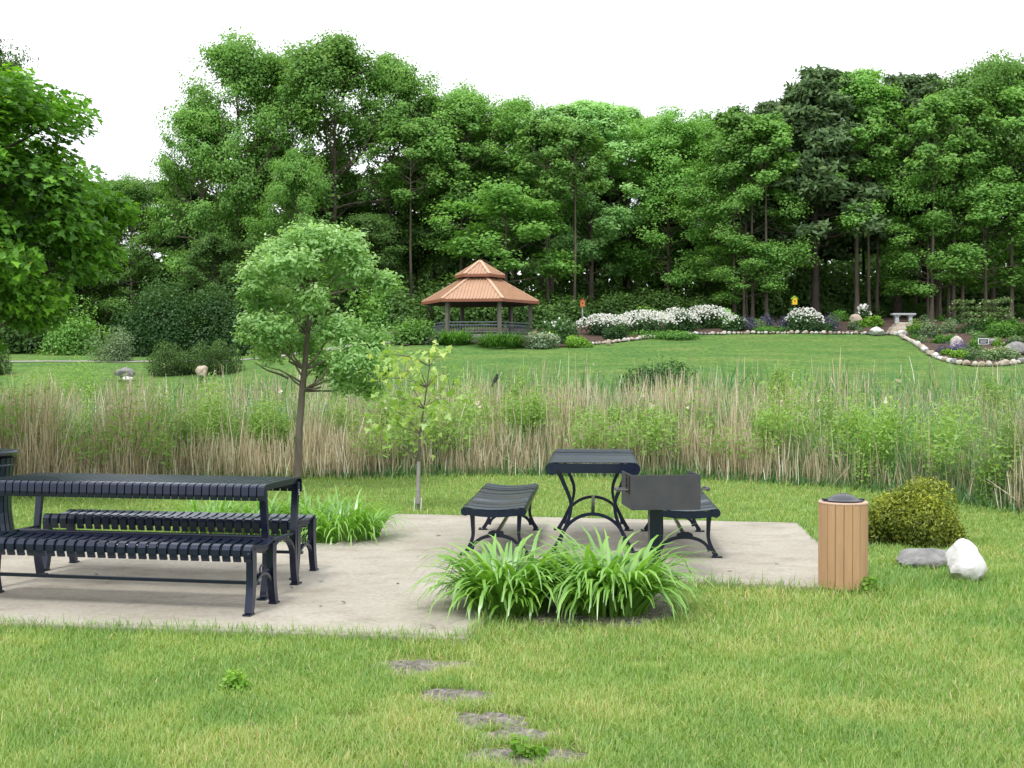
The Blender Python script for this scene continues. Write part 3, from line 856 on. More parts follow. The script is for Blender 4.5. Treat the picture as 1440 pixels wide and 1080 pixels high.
def smooth_path(pts, n=6):
    """Catmull-Rom through pts (tuples)"""
    P = [Vector(p) for p in pts]; P = [P[0] * 2 - P[1]] + P + [P[-1] * 2 - P[-2]]; out = []
    for i in range(1, len(P) - 2):
        for k in range(n):
            t = k / n; a, b, c, d = P[i - 1], P[i], P[i + 1], P[i + 2]
            out.append(.5 * ((2 * b) + (c - a) * t + (2 * a - 5 * b + 4 * c - d) * t * t + (3 * b - a - 3 * c + d) * t ** 3))
    out.append(P[-2]); return out


def foot_plate(mb, u, v, w=.06, d=.085):
    mb.box((u, v, .006), (w, d, .012))
    mb.tube([(u, v + .028, .008), (u, v + .028, .022)], .009, 6)


BLK = M['black']
LU = 2.05      # slatted set length

# -- left set: straps wrapped over both long edges
half = .345
prof_table = [(-half, .655), (-half - .003, .69), (-half, .725)] + [(-half + .028 - .028 * math.cos(a), .735 + .024 * math.sin(a)) for a in (.4, .9, 1.35)] + \
    [(-half + .06, .762), (0, .764), (half - .06, .762)] + [(half - .028 + .028 * math.cos(a), .735 + .024 * math.sin(a)) for a in (1.35, .9, .4)] + [(half, .725), (half + .003, .69), (half, .655)]
hb = .205
prof_bench = [(-hb + .012, .325), (-hb + .004, .345), (-hb, .365), (-hb, .400), (-hb + .012, .424), (-hb + .04, .432), (-.10, .420), (-.03, .409), (.03, .408), (.10, .414), (hb - .04, .428), (hb - .012, .420),
              (hb, .400), (hb, .365), (hb - .004, .345), (hb - .012, .325)]
prof_bench = prof_bench[::1]


def strap_top(name, prof, parent, pitch, w, t=.013):
    mb = MB(); n = int(round(LU / pitch)); off = -n * pitch / 2 + pitch / 2
    pts = [(v, z) for v, z in prof]
    for i in range(n):
        u = off + i * pitch
        slat_strip(mb, pts, u - w / 2, u + w / 2, t)
    return mb.build(name, BLK, parent, bevel=0)


def end_rib(prof, u, parent, drop, w=.014):
    """flat bar inside the straps at one end"""
    mb = MB()
    q = [(0, v * .955, z - drop) for v, z in prof]
    mb.bar([(u, b, c) for a, b, c in q], (1, 0, 0), w, .03)
    return mb.build('end_frame', BLK, parent)


def arch_pts(u, w, z0, z1, n=14):
    return [(u, -w * math.cos(PI * i / n), z0 + (z1 - z0) * math.sin(PI * i / n)) for i in range(n + 1)]


def make_strap_table(label):
    t = thing('picnic_table', label, 'picnic table')
    strap_top('tabletop', prof_table, t, .0555, .0465)
    for q in (-1, 1):
        mb = MB(); mb.box((0, q * (half - .019), .706), (LU - .02, .018, .062)); mb.build('edge_rail', BLK, t)
    for s in (-1, 1):
        u = s * (LU / 2 - .03)
        end_rib(prof_table[3:-3], u, t, .03)
        for q in (-1, 1):
            mb = MB()
            path = smooth_path([(u, q * .30, .725), (u, q * .275, .56), (u, q * .245, .36), (u, q * .25, .16), (u, q * .285, .012)])
            mb.bar(path, (1, 0, 0), .045, [.028 + .014 * abs(2 * i / (len(path) - 1) - 1) for i in range(len(path))])
            foot_plate(mb, u, q * .295)
            leg = mb.build('leg', BLK, t, smooth=True)
            if s == 1 and q == 1:      # small white mark at the top of the far right leg
                st = MB(); st.box((u + .0265, q * .285, .655), (.002, .026, .05))
                st.box((u + .0275, q * .285, .655), (.0012, .018, .008))
                sk = st.build('sticker', M['signblack'], leg)
                mk = MB()
                for b in ((.0, .672, .018, .005), (-.007, .664, .004, .016), (.0, .656, .018, .005), (.007, .648, .004, .016), (.0, .640, .018, .005)):
                    mk.box((u + .0285, q * .285 + b[0], b[1]), (.0012, b[2], b[3]))
                mk.build('sticker', M['label'], leg)
                bpy.data.objects.remove(sk)
        mb = MB(); mb.bar(arch_pts(u, .235, .20, .365), (1, 0, 0), .04, .022); mb.build('arch', BLK, t, smooth=True)
        mb = MB(); mb.bar([(u, -.243, .37), (u, 0, .372), (u, .243, .37)], (1, 0, 0), .03, .014)
        mb.build('stretcher', BLK, t, smooth=True)
    mb = MB(); mb.tube([(-LU / 2 + .03, 0, .372), (LU / 2 - .03, 0, .372)], .013, 8); mb.build('tie_rod', BLK, t, smooth=True)
    return t


def make_strap_bench(label):
    t = thing('bench', label, 'bench', group='benches of the slatted picnic set')
    strap_top('seat', prof_bench, t, .0705, .050)
    for q in (-1, 1):
        mb = MB(); mb.box((0, q * (hb - .020), .385), (LU - .02, .016, .05)); mb.build('edge_rail', BLK, t)
    for s in (-1, 1):
        u = s * (LU / 2 - .028)
        end_rib(prof_bench[3:-3], u, t, .03)
        for q in (-1, 1):
            mb = MB()
            path = smooth_path([(u, q * .165, .40), (u, q * .160, .29), (u, q * .168, .15), (u, q * .198, .012)])
            mb.bar(path, (1, 0, 0), .046, [.045 + .02 * (i / (len(path) - 1)) for i in range(len(path))][::-1])
            foot_plate(mb, u, q * .205, .052, .07)
            mb.build('leg', BLK, t, smooth=True)
        mb = MB(); mb.bar(arch_pts(u, .15, .10, .225), (1, 0, 0), .03, .018)
        for v0 in (-.09, 0, .09):     # cast scrollwork in the spandrel
            rr = .024 if v0 else .03
            mb.tube([(u, v0 + rr * math.cos(a), .215 + (.0 if v0 else .035) + rr * math.sin(a)) for a in np.linspace(0, 2 * PI, 13)], .006, 6, cap=False)
        mb.build('bracket', BLK, t, smooth=True)
    mb = MB(); mb.bar([(-LU / 2 + .04, 0, .165), (LU / 2 - .04, 0, .165)], (0, 1, 0), .028, .020); mb.build('tie_rod', BLK, t)
    return t


def place(o, x, y, rz, z=PADZ):
    o.location = (x, y, z); o.rotation_euler = (0, 0, rz); return o


A1 = -math.radians(11.0)
tb = make_strap_table('long black slatted picnic table at the left, slats running across its top')
place(tb, -2.565, 8.46, A1)
b1 = make_strap_bench('black slatted bench on the near side of the long left picnic table')
b2 = copy_tree(b1)
place(b1, -2.565, 7.84, A1)
place(b2, -2.52, 9.15, A1)
b2['label'] = 'black slatted bench on the far side of the long left picnic table, by the lilies'

# -- right set: rolled edges, hourglass cast legs
def rolled_top(name, L, halfw, rr, zt, dip, parent, pitch=.070, w=.060):
    mb = MB()
    c0 = halfw - rr
    roll_r = [(c0 + rr * math.sin(a), zt - rr + rr * math.cos(a)) for a in np.linspace(0, 1.62 * PI, 16)]
    mid = [(v, zt - dip * (1 - (v / c0) ** 2)) for v in np.linspace(-c0, c0, 9)]
    prof = [(-a, b) for a, b in roll_r][::-1] + mid[1:-1] + roll_r
    n = int(L / pitch); off = -n * pitch / 2 + pitch / 2
    for i in range(n):
        u = off + i * pitch
        slat_strip(mb, prof, u - w / 2, u + w / 2, .005, random.uniform(-.0022, .0022))
    return mb.build(name, BLK, parent, smooth=True)


def make_rolled(name, cat, label, L, halfw, rr, zt, dip, legp, span, archz, archw, topname, group=None):
    t = thing(name, label, cat, group=group)
    rolled_top(topname, L, halfw, rr, zt, dip, t)
    for s in (-1, 1):
        ue = s * (L / 2 - .012)
        mb = MB()      # curved apron closing the end between the rolls
        mb.bar([(ue, v, zt - dip * (1 - (v / (halfw - rr)) ** 2) - .010 - rr * .74) for v in np.linspace(-halfw + rr * 1.5, halfw - rr * 1.5, 9)], (1, 0, 0), .012, rr * 1.45)
        mb.build('end_frame', BLK, t)
        for q in (-1, 1):      # star-ribbed discs closing the rolls
            mb = MB(); c = Vector((ue + s * .008, q * (halfw - rr), zt - rr))
            mb.tube([c - Vector((.012, 0, 0)), c + Vector((.004, 0, 0))], rr * .93, 20)
            mb.tube([c + Vector((s * .006, rr * .85 * math.cos(a), rr * .85 * math.sin(a))) for a in np.linspace(0, 2 * PI, 25)], rr * .09, 6, cap=False)
            for k in range(6):
                a = k * PI / 3
                mb.tube([c + Vector((s * .006, rr * .1 * math.cos(a), rr * .1 * math.sin(a))), c + Vector((s * .006, rr * .85 * math.cos(a), rr * .85 * math.sin(a)))], rr * .07, 5)
            mb.tube([c, c + Vector((s * .012, 0, 0))], rr * .16, 10)
            mb.build('roll_cap', BLK, t, smooth=True)
        u = s * span / 2
        for q in (-1, 1):
            mb = MB(); path = smooth_path([(u, q * v, z) for v, z in legp])
            mb.bar(path, (1, 0, 0), .038, [.026 + .012 * abs(2 * i / (len(path) - 1) - 1) for i in range(len(path))])
            foot_plate(mb, u, q * (legp[-1][0] + .004), .05, .085)
            mb.build('leg', BLK, t, smooth=True)
        mb = MB(); mb.bar(arch_pts(u, archw, archz[0], archz[1], 18), (1, 0, 0), .035, .026)
        if cat == 'bench':     # cast rosette on the crown of the arch
            mb.box((u, 0, archz[1] + .012), (.035, .12, .03)); mb.box((u, 0, archz[1] + .03), (.03, .07, .022))
            for v0 in (-.045, 0, .045):
                mb.tube([(u - .024, v0, archz[1] + .014), (u + .024, v0, archz[1] + .014)], .021, 10)
        mb.build('arch', BLK, t, smooth=True)
        mb = MB(); mb.bar([(u, -halfw + rr * 2.2, zt - dip - rr * .95), (u, 0, zt - dip - rr * .95), (u, halfw - rr * 2.2, zt - dip - rr * .95)], (1, 0, 0), .04, .012)
        mb.build('stretcher', BLK, t, smooth=True)
    mb = MB(); mb.bar([(-span / 2, 0, archz[1] + .005), (span / 2, 0, archz[1] + .005)], (0, 1, 0), .03, .018); mb.build('tie_rod', M['post'] if False else BLK, t)
    return t


A2 = math.radians(90 - 4.0)
t2 = make_rolled('picnic_table', 'picnic table', 'end-on black picnic table with rolled edges and hourglass legs', 1.76, .39, .053, .762, 0.0,
                 [(.285, .675), (.245, .58), (.185, .42), (.20, .28), (.275, .11), (.33, .012)], 1.42, (.06, .32), .27, 'tabletop')
place(t2, .725, 10.80, A2)
b3 = make_rolled('bench', 'bench', 'rolled black bench left of the end-on picnic table', 2.1, .265, .036, .425, .022,
                 [(.195, .345), (.19, .25), (.19, .16), (.215, .08), (.255, .012)], 1.62, (.05, .165), .195, 'seat', 'benches of the rolled-edge picnic set')
b4 = copy_tree(b3)
place(b3, -.075, 10.72, A2)
place(b4, 1.46, 10.62, A2)
b4['label'] = 'rolled black bench partly hidden behind the charcoal grill'

# ================================================================== GRILL
g = thing('charcoal_grill', 'dark grey box grill on a post behind the lily clumps', 'grill', (1.10, 8.62, 0), math.radians(4.5))
W2, D2, z0, z1 = .25, .42, .555, .805
mb = MB(); T = .006
mb.box((0, 0, (z0 + z1) / 2), (W2 * 2, T, z1 - z0))
mb.box((0, D2 - .0, (z0 + .10)), (W2 * 2, T, .2))
for s in (-1, 1): mb.box((s * (W2 - T / 2 - .0005), D2 / 2, (z0 + z1) / 2), (T, D2 - T - .002, z1 - z0 - .001))
mb.box((0, D2 / 2, z0 + T / 2 + .002), (W2 * 2 - T * 2 - .004, D2 - T - .004, T))
mb.build('firebox', M['grill'], g, bevel=.0018)
for s in (-1, 1):
    mb = MB()      # notched side plate that carries the grate
    x = s * (W2 + .004)
    for yy in (.07, .20): mb.box((x, yy, z1 - .075), (.007, .012, .13))
    for k in range(3): mb.box((x, .135, z1 - .03 - k * .045), (.0065, .118, .009))
    mb.build('grate_bracket', M['slatgap'], g)
    mb = MB()
    for yy in (.09, .20):
        mb.tube([(x - s * .05, yy, .69), (x + s * .075, yy, .692)], .0065, 8)
    mb.tube([(x + s * .075, .075, .692), (x + s * .075, .215, .692)], .0065, 8)
    mb.tube([(x + s * (.075), .09 + i * .0045, .692 + .0) for i in range(24)], [.013 + .003 * (i % 2) for i in range(24)], 10)
    mb.build('handle', M['grate'], g, smooth=True)
mb = MB()
for k in range(12): mb.tube([(-W2 + .02 + k * .042, .02, .70), (-W2 + .02 + k * .042, D2 - .03, .70)], .005, 6)
mb.tube([(-W2 + .012, .03, .697), (W2 - .012, .03, .697)], .006, 6); mb.tube([(-W2 + .012, D2 - .05, .697), (W2 - .012, D2 - .05, .697)], .006, 6)
mb.build('grate', M['grate'], g, smooth=True)
mb = MB(); mb.box((-.045, .2, z0 / 2 - .002), (.082, .082, z0)); mb.box((-.045, .2, z0 - .008), (.16, .16, .012)); mb.build('post', M['black'], g, bevel=.004)

# ================================================================== LITTER BINS
c = thing('litter_bin', 'brown slatted round litter bin with a dark domed lid', 'litter bin', (2.33, 8.50, PADZ - .01), 0)
R0, HB = .166, .60
mb = MB(); mb.lathe([(R0 - .016, .015), (R0 - .016, HB - .012)], 40); mb.build('liner', M['slatgap'], c)
NS = 18
mb = MB()
for k in range(NS):
    a = 2 * PI * (k + .35) / NS; wd = 2 * R0 * math.tan(PI / NS) - .0035
    Mx = Matrix.Rotation(a, 3, 'Z')
    mb.box(Mx @ Vector((R0 - .005, 0, HB / 2)), (.016, wd, HB - .012), Mx)
mb.build('slat_body', M['slat'], c, bevel=.0022)
mb = MB(); mb.lathe([(R0 - .034, HB - .016), (R0 - .034, HB + .002), (R0 - .028, HB + .006), (R0 + .002, HB + .006), (R0 + .006, HB + .001), (R0 + .006, HB - .006)], 48); mb.build('rim', M['rimtan'], c, smooth=True)
mb = MB(); mb.lathe([(.128, HB + .007), (.133, HB + .016), (.106, HB + .019), (.1, HB + .022), (.088, HB + .034), (.066, HB + .047), (.035, HB + .056), (.022, HB + .057), (.02, HB + .061), (.0, HB + .062)], 40)
mb.build('lid', M['dome'], c, smooth=True)
for s in (-1, 1):
    mb = MB(); mb.box((s * .128, 0, HB + .017), (.035, .05, .012)); mb.build('lid_clip', M['black'], c, bevel=.002)

c2 = thing('litter_bin', 'black metal litter bin cut by the left edge of the photo', 'litter bin', (-4.62, 10.45, 0), 0)
def binr(z): return .285 + .03 * math.cos(z / .8 * PI * 1.0) ** 2 * (1 if z < .4 else .3) - .02 * math.sin(z / .8 * PI)
mb = MB()
for k in range(30):
    a = 2 * PI * k / 30; Mx = Matrix.Rotation(a, 3, 'Z')
    mb.bar([Mx @ Vector((binr(z), 0, z)) for z in np.linspace(.05, .80, 9)], Mx @ Vector((0, 1, 0)), .046, .006)
mb.build('slat_body', BLK, c2)
for z in (.06, .74):
    mb = MB(); mb.tube([(binr(z) * .985 * math.cos(a), binr(z) * .985 * math.sin(a), z) for a in np.linspace(0, 2 * PI, 37)], .012, 6, cap=False); mb.build('hoop', BLK, c2, smooth=True)
mb = MB(); mb.lathe([(.245, .03), (.25, .2), (.25, .78)], 32); mb.build('liner', M['slatgap'], c2, smooth=True)
mb = MB(); mb.lathe([(.27, .80), (.325, .835), (.335, .85), (.325, .862), (.2, .868), (.12, .862), (.11, .84)], 40); mb.build('lid', BLK, c2, smooth=True)

# ================================================================== LILIES, ROCKS AND JUNIPER NEAR THE PAVEMENT
LIL = [(-.03, 7.74, .23, 400, .64, 'left of the two big daylily clumps in front of the far picnic set', 1),
       (.62, 7.74, .24, 430, .67, 'right of the two big daylily clumps, below the charcoal grill', 2)]
for x, y, R, n_, Ln, lab, sd in LIL:
    t = thing('daylily_clump', lab, 'daylily', (x, y, .0), sd, 'daylily clumps beside the concrete')
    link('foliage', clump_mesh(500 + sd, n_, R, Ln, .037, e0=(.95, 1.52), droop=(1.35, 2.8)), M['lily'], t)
for px, py, R, n_, Ln, lab, sd in [(487, 762, .28, 170, .6, 'daylily clump at the pavement corner, right of the left picnic table', 3), (441, 752, .26, 130, .58, 'daylily clump seen between the left table top and its far bench, by the leg', 4),
                                   (372, 751, .28, 130, .55, 'daylily clump under the middle of the left table top', 5), (300, 748, .26, 110, .52, 'leftmost daylily clump, behind the far left bench', 6)]:
    p = hit(px, py)
    t = thing('daylily_clump', lab, 'daylily', (p.x, p.y, .0), sd, 'daylily clumps beside the concrete')
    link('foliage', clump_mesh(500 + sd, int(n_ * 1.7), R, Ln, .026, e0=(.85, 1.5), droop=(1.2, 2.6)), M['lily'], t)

p = hit(1283, 772)
shrub('juniper', 'low rounded golden-green juniper bush behind the brown litter bin', 'shrub', (p.x + .02, p.y + .35, -.01), 1.0, .85, .53, 40000, .032, 'juniper', 540, stems=8, lumps=20, lumpy=.36, fill=.6, shape=SLIM, up=.5, axis_up=.5)
p = hit(1367, 822)
rock('boulder', 'bright white angular boulder in the grass at the right', 'boulder', (p.x, p.y + .1, -.02), .38, .32, .33, 'stonewhite', 549, .9, rough=.22)
p = hit(1308, 800)
rock('boulder', 'flat grey boulder in tall grass beside the white one', 'boulder', (p.x, p.y + .1, -.03), .46, .36, .19, 'stonegrey', 545, .2)
p = hit(335, 975)
t = thing('weed_tuft', 'bright green leafy weed in the lawn at the lower left', 'weed', (p.x, p.y, 0)); link('foliage', shrub_mesh(550, .16, .15, .10, 600, .022, lumps=7, fill=.2, up=.7), M['lime'], t)
p = hit(742, 1075)
t = thing('weed_tuft', 'green weed growing on the nearest bare patch at the bottom edge', 'weed', (p.x, p.y, .01)); link('foliage', shrub_mesh(551, .15, .10, .09, 170, .030, lumps=6, fill=.2, up=.7), M['lime'], t)
p = hit(1222, 838)
t = thing('weed_tuft', 'leafy weed at the foot of the brown litter bin', 'weed', (p.x, p.y, 0)); link('foliage', shrub_mesh(552, .13, .10, .12, 160, .034, lumps=6, fill=.2, up=.7), M['lime'], t)


_r = np.random.default_rng(575)
for k, (px, py) in enumerate([(238, 812), (331, 806), (296, 786), (412, 838), (447, 826), (486, 858), (452, 862), (560, 830), (611, 893), (150, 830), (138, 817), (1090, 800), (1030, 812), (620, 760), (590, 790)]):
    p = hit(px, py)
    V, Fc = leaves(np.zeros((1, 3)), np.array([[_r.normal() * .3, _r.normal() * .3, 1.]]), np.array([.05 * _r.uniform(.6, 1.2)]), LANCE, _r)
    o = link('fallen_leaf', fast_mesh('fallen_leaf', V, Fc, np.array([.3])), M['bark']); o.location = (p.x, p.y, PADZ + .006)
    tag(o, 'small dry brown leaf lying on the concrete', 'leaf', 'dry leaves on the concrete')
p = hit(350, 868)
rock('pebble', 'small pale pebble on the concrete by the near bench leg', 'pebble', (p.x, p.y, PADZ), .05, .04, .03, 'stonepale', 577)

# ================================================================== THE THREE NEAR TREES
def tree_thing(name, label, meshes, leafmat, barkmat, loc, rz=0, sc=1.0, group=None):
    t = thing(name, label, 'tree', loc, rz, group, sc)
    link('trunk', meshes[0], M[barkmat], t)
    link('crown', meshes[1], M[leafmat], t)
    return t


# broad maple at the left edge
def maple_tree():
    r = np.random.default_rng(61)
    x0, y0 = -6.28, 13.9
    t = thing('maple_tree', 'broad leafy maple crowding the left edge of the photo', 'tree', (x0, y0, zgf(x0, y0)))
    tr = np.array([(-.25, .1, -.05), (-.24, .1, .6), (-.2, .06, 1.4), (-.1, .0, 2.3), (.0, .0, 3.4), (.02, .02, 4.8)])
    paths = [(tr, np.array([.13, .11, .10, .08, .05, .012]))]
    nl = 92
    g = unit(r.normal(size=(nl, 3))) * (r.random((nl, 1)) ** .33)
    R = 1.55 * np.where(g[:, 2:3] < 0, 1 + .10 * g[:, 2:3], 1 - .05 * np.maximum(0, g[:, 2:3]) ** 2)
    C = g * np.concatenate([R, R, np.full((nl, 1), 1.72)], 1) + np.array([0, 0, 3.42])
    rad = r.uniform(.34, .54, nl)
    for c_ in C[::2]:
        b0 = np.array([np.interp(max(1.2, c_[2] - .7), tr[:, 2], tr[:, k]) for k in range(3)])
        paths.append((np.array([b0, (b0 * .6 + c_ * .4) + [0, 0, .1], c_]), np.array([.026, .018, .006])))
    N = 46000; i = r.integers(0, nl, N); q = unit(r.normal(size=(N, 3))) * (r.random((N, 1)) ** .4); q[:, 2] *= .62
    P = C[i] + q * rad[i][:, None]
    ctr = P - np.array([0, 0, 3.2]); ou = unit(ctr)
    nr = r.normal(size=(N, 3)) * .42 + np.array([0, 0, .85]) + ou * .5
    lt = r.normal(size=nl) * .13
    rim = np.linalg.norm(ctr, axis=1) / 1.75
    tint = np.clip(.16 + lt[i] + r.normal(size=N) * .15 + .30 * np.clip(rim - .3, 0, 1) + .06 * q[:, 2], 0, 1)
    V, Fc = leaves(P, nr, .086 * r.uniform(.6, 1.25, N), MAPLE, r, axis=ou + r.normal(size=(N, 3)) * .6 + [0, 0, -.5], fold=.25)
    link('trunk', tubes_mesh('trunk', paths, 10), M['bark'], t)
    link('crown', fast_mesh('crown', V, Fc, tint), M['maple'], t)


maple_tree()

# small ash tree on the lawn
def ash_tree():
    r = np.random.default_rng(71)
    bx = hit(418, 692)
    t = thing('ash_tree', 'small light green ash tree with bare low twigs behind the left table', 'tree', (bx.x, bx.y, 0))
    s = bx.y / F
    def q(px, py, dy=0.0): return np.array([(px - CX) * s - bx.x, dy, CAMH - (py - HZ) * s])
    tr = np.array([q(418, 696), q(419, 650), q(421, 600), q(425, 550), q(428, 520), q(433, 470), q(436, 420), q(440, 370), q(444, 335)])
    tr[0, 2] = -.05
    paths = [(tr, np.array([.060, .052, .047, .043, .038, .030, .022, .014, .007]))]
    lobes = [(440, 338, .0, 46, 20), (392, 354, .2, 34, 20), (488, 346, -.1, 32, 20), (370, 388, -.2, 25, 22), (420, 376, -.4, 38, 20), (474, 381, .3, 34, 20), (508, 374, -.15, 17, 14), (546, 397, 0, 11, 7), (528, 394, .05, 17, 10),
             (356, 420, .1, 18, 19), (394, 422, .35, 34, 20), (446, 424, -.35, 24, 14), (358, 462, -.1, 20, 20), (392, 464, -.3, 32, 20), (424, 482, .3, 28, 16), (376, 494, .1, 24, 12),
             (482, 464, -.2, 34, 18), (524, 480, .1, 19, 17), (502, 505, -.35, 38, 18), (462, 514, .25, 26, 16), (534, 512, .1, 15, 16), (490, 536, -.05, 30, 11), (520, 546, .1, 12, 8)]
    Ps, Ns, Ts, Ax = [], [], [], []
    for (px, py, dy, rw, rh) in lobes:
        c_ = q(px, py, dy)
        k = np.argmin(np.abs(tr[:, 2] - (c_[2] - .35))); b0 = tr[max(3, k)]
        mid = (b0 + c_) / 2 + np.array([0, 0, .05]); d1 = (b0 * .6 + c_ * .4) + r.normal(size=3) * .03
        paths.append((np.array([b0, d1, mid + r.normal(size=3) * .03, c_]), np.array([.017, .013, .009, .004])))
        n = int(58 + rw * rh * .34)
        # compound leaves: a short rachis carrying leaflets
        g_ = unit(r.normal(size=(n, 3))) * (.25 + .75 * r.random((n, 1)) ** .6) * (1 + .5 * r.random((n, 1)) * (r.random((n, 1)) < .2))
        P = c_ + g_ * np.array([rw * s, rw * s * .9, rh * s]) * .86
        ra = unit(g_ + r.normal(size=(n, 3)) * .6 + np.array([0, 0, .1]))
        lt = r.normal() * .12
        for j in range(5):
            Ps.append(P + ra * (.03 * j)); side = unit(np.cross(ra, r.normal(size=(n, 3))))
            Ax.append(ra * .5 + side * (1 if j % 2 else -1)); Ns.append(r.normal(size=(n, 3)) * .45 + np.array([0, -.15, .85]) + g_ * .7)
            Ts.append(np.clip(.42 + lt + r.normal(size=n) * .15 + g_[:, 2] * .25 + .12 * (c_[2] - 2.4), 0, 1))  # paints light from above: lobe tops and upper crown tinted lighter
    for (a, b) in (((427, 540), (372, 508)), ((426, 545), (395, 528)), ((398, 528), (366, 515)), ((427, 548), (454, 544)), ((428, 535), (445, 515)), ((405, 532), (380, 535)), ((426, 530), (400, 505))):
        p0, p1 = q(*a), q(*b, r.normal() * .2)
        d = p1 - p0; paths.append((bent(p0, d + np.array([0, 0, .1]), np.linalg.norm(d), 5, r, .12), np.linspace(.016, .003, 6)))
    P = np.concatenate(Ps)
    V, Fc = leaves(P, np.concatenate(Ns), .060 * r.uniform(.7, 1.3, len(P)), LANCE, r, axis=np.concatenate(Ax))
    link('trunk', tubes_mesh('trunk', paths, 10), M['bark'], t)
    link('crown', fast_mesh('crown', V, Fc, np.concatenate(Ts)), M['ash'], t)


ash_tree()


def sapling():
    r = np.random.default_rng(81)
    bx = hit(588, 719)
    t = thing('maple_sapling', 'thin yellow-green maple sapling with a wrapped stem behind the pavement', 'tree', (bx.x, bx.y, 0))
    s = bx.y / F
    def q(px, py, dy=0.0): return np.array([(px - CX) * s - bx.x, dy, CAMH - (py - HZ) * s])
    tr = np.array([q(588, 722), q(588, 690), q(589, 650), q(590, 610), q(596, 575), q(600, 545), q(604, 515), q(603, 497)]); tr[0, 2] = -.03
    paths = [(tr, np.array([.017, .016, .014, .012, .010, .007, .005, .003]))]
    ends = [(603, 494, 0), (620, 500, .1), (585, 510, -.1), (560, 500, .05), (545, 497, .1), (535, 530, -.1), (552, 530, .2), (575, 540, -.2), (612, 530, .15), (625, 525, -.05), (615, 555, .2), (628, 560, 0), (600, 560, -.25),
            (580, 565, .2), (556, 560, .05), (540, 555, -.15), (590, 535, .25), (570, 520, -.2), (532, 598, .0), (540, 610, .1), (555, 622, .02), (596, 622, .0), (610, 580, -.2), (548, 575, .2), (565, 585, -.1), (605, 600, .1)]
    P, Nn, A, T = [], [], [], []
    for (px, py, dy) in ends:
        e = q(px, py, dy); b0 = tr[min(len(tr) - 2, max(2, int(np.argmin(np.abs(tr[:, 2] - (e[2] - .18))))))]
        m = (b0 + e) / 2 + np.array([0, 0, .04])
        paths.append((np.array([b0, m, e]), np.array([.006, .004, .002])))
        n = 16 if py < 590 else 10
        c_ = e + r.normal(size=(n, 3)) * np.array([.085, .085, .06])
        P.append(c_); A.append((c_ - e) * 3 + r.normal(size=(n, 3)) * .25 + np.array([0, 0, -.75])); Nn.append(r.normal(size=(n, 3)) * .6 + np.array([0, -.2, .55]))
        T.append(np.clip(.45 + r.normal(size=n) * .2 + (py < 540) * .15, 0, 1))
    P = np.concatenate(P)
    V, Fc = leaves(P, np.concatenate(Nn), .080 * r.uniform(.6, 1.25, len(P)), MAPLE, r, axis=np.concatenate(A), fold=.3)
    link('trunk', tubes_mesh('trunk', paths, 8), M['bark'], t)
    link('crown', fast_mesh('crown', V, Fc, np.concatenate(T)), M['sapling'], t)
    mb = MB(); mb.tube([(.0, 0, .08), (.001, 0, .3), (.006, 0, .55)], [.024, .022, .02], 10); mb.build('tree_wrap', M['wrap'], t, smooth=True)
    for x_ in (-.045, .03):
        mb = MB(); mb.tube([(x_, -.03, -.02), (x_ + .008, -.03, .15)], .005, 6); mb.build('stake', M['signwhite'], t)


sapling()

# ================================================================== GAZEBO
GX, GY = -1.78, 67.5
GZ = zgf(GX, GY)
gz = thing('gazebo', 'six-sided park gazebo with a two-tier copper-coloured metal roof', 'gazebo', (GX, GY, GZ))
TH = math.radians(-7)
def hexp(R, z, k): a = TH + k * PI / 3; return Vector((R * math.cos(a), R * math.sin(a), z))
ZE, ZT, ZU, ZA = 5.52 - GZ, 6.80 - GZ, 6.98 - GZ, 7.80 - GZ


def roof_tier(name, R1, z1, R2, z2, ribs, lab=None):
    mb = MB(); hip = MB(); fas = MB()
    for k in range(6):
        a0, a1 = hexp(R1, z1, k), hexp(R1, z1, k + 1); b0, b1 = hexp(R2, z2, k), hexp(R2, z2, k + 1)
        nrm = (a1 - a0).cross(b0 - a0).normalized()
        if nrm.z < 0: nrm = -nrm
        mb.add([a0, a1, b1, b0], [(0, 1, 2, 3)])
        for j in range(1, ribs):
            f = j / ribs; p0 = a0.lerp(a1, f)
            # rib runs straight up the slope until it meets a hip
            mid_a, mid_b = (a0 + a1) / 2, (b0 + b1) / 2; up = (mid_b - mid_a)
            x = (f - .5) * 2; lim = R2 / R1
            h = 1.0 if abs(x) <= lim else (1 - abs(x)) / (1 - lim)
            if h > .04: mb.bar([p0 + nrm * .02, p0 + up * h * .985 + nrm * .02], (a1 - a0), .042, .045)
        hip.bar([a0 + Vector((0, 0, .03)), b0 + Vector((0, 0, .03))], (a0.cross(Vector((0, 0, 1)))), .17, .05)
        fas.bar([a0.lerp(a1, -.006) - Vector((0, 0, .075)), a0.lerp(a1, 1.006) - Vector((0, 0, .075))], (0, 0, 1), .15, .05)
    r = mb.build(name, M['copper'], gz); hip.build('hip_trim', M['copperlight'], r); fas.build('fascia', M['copperdark'], r)


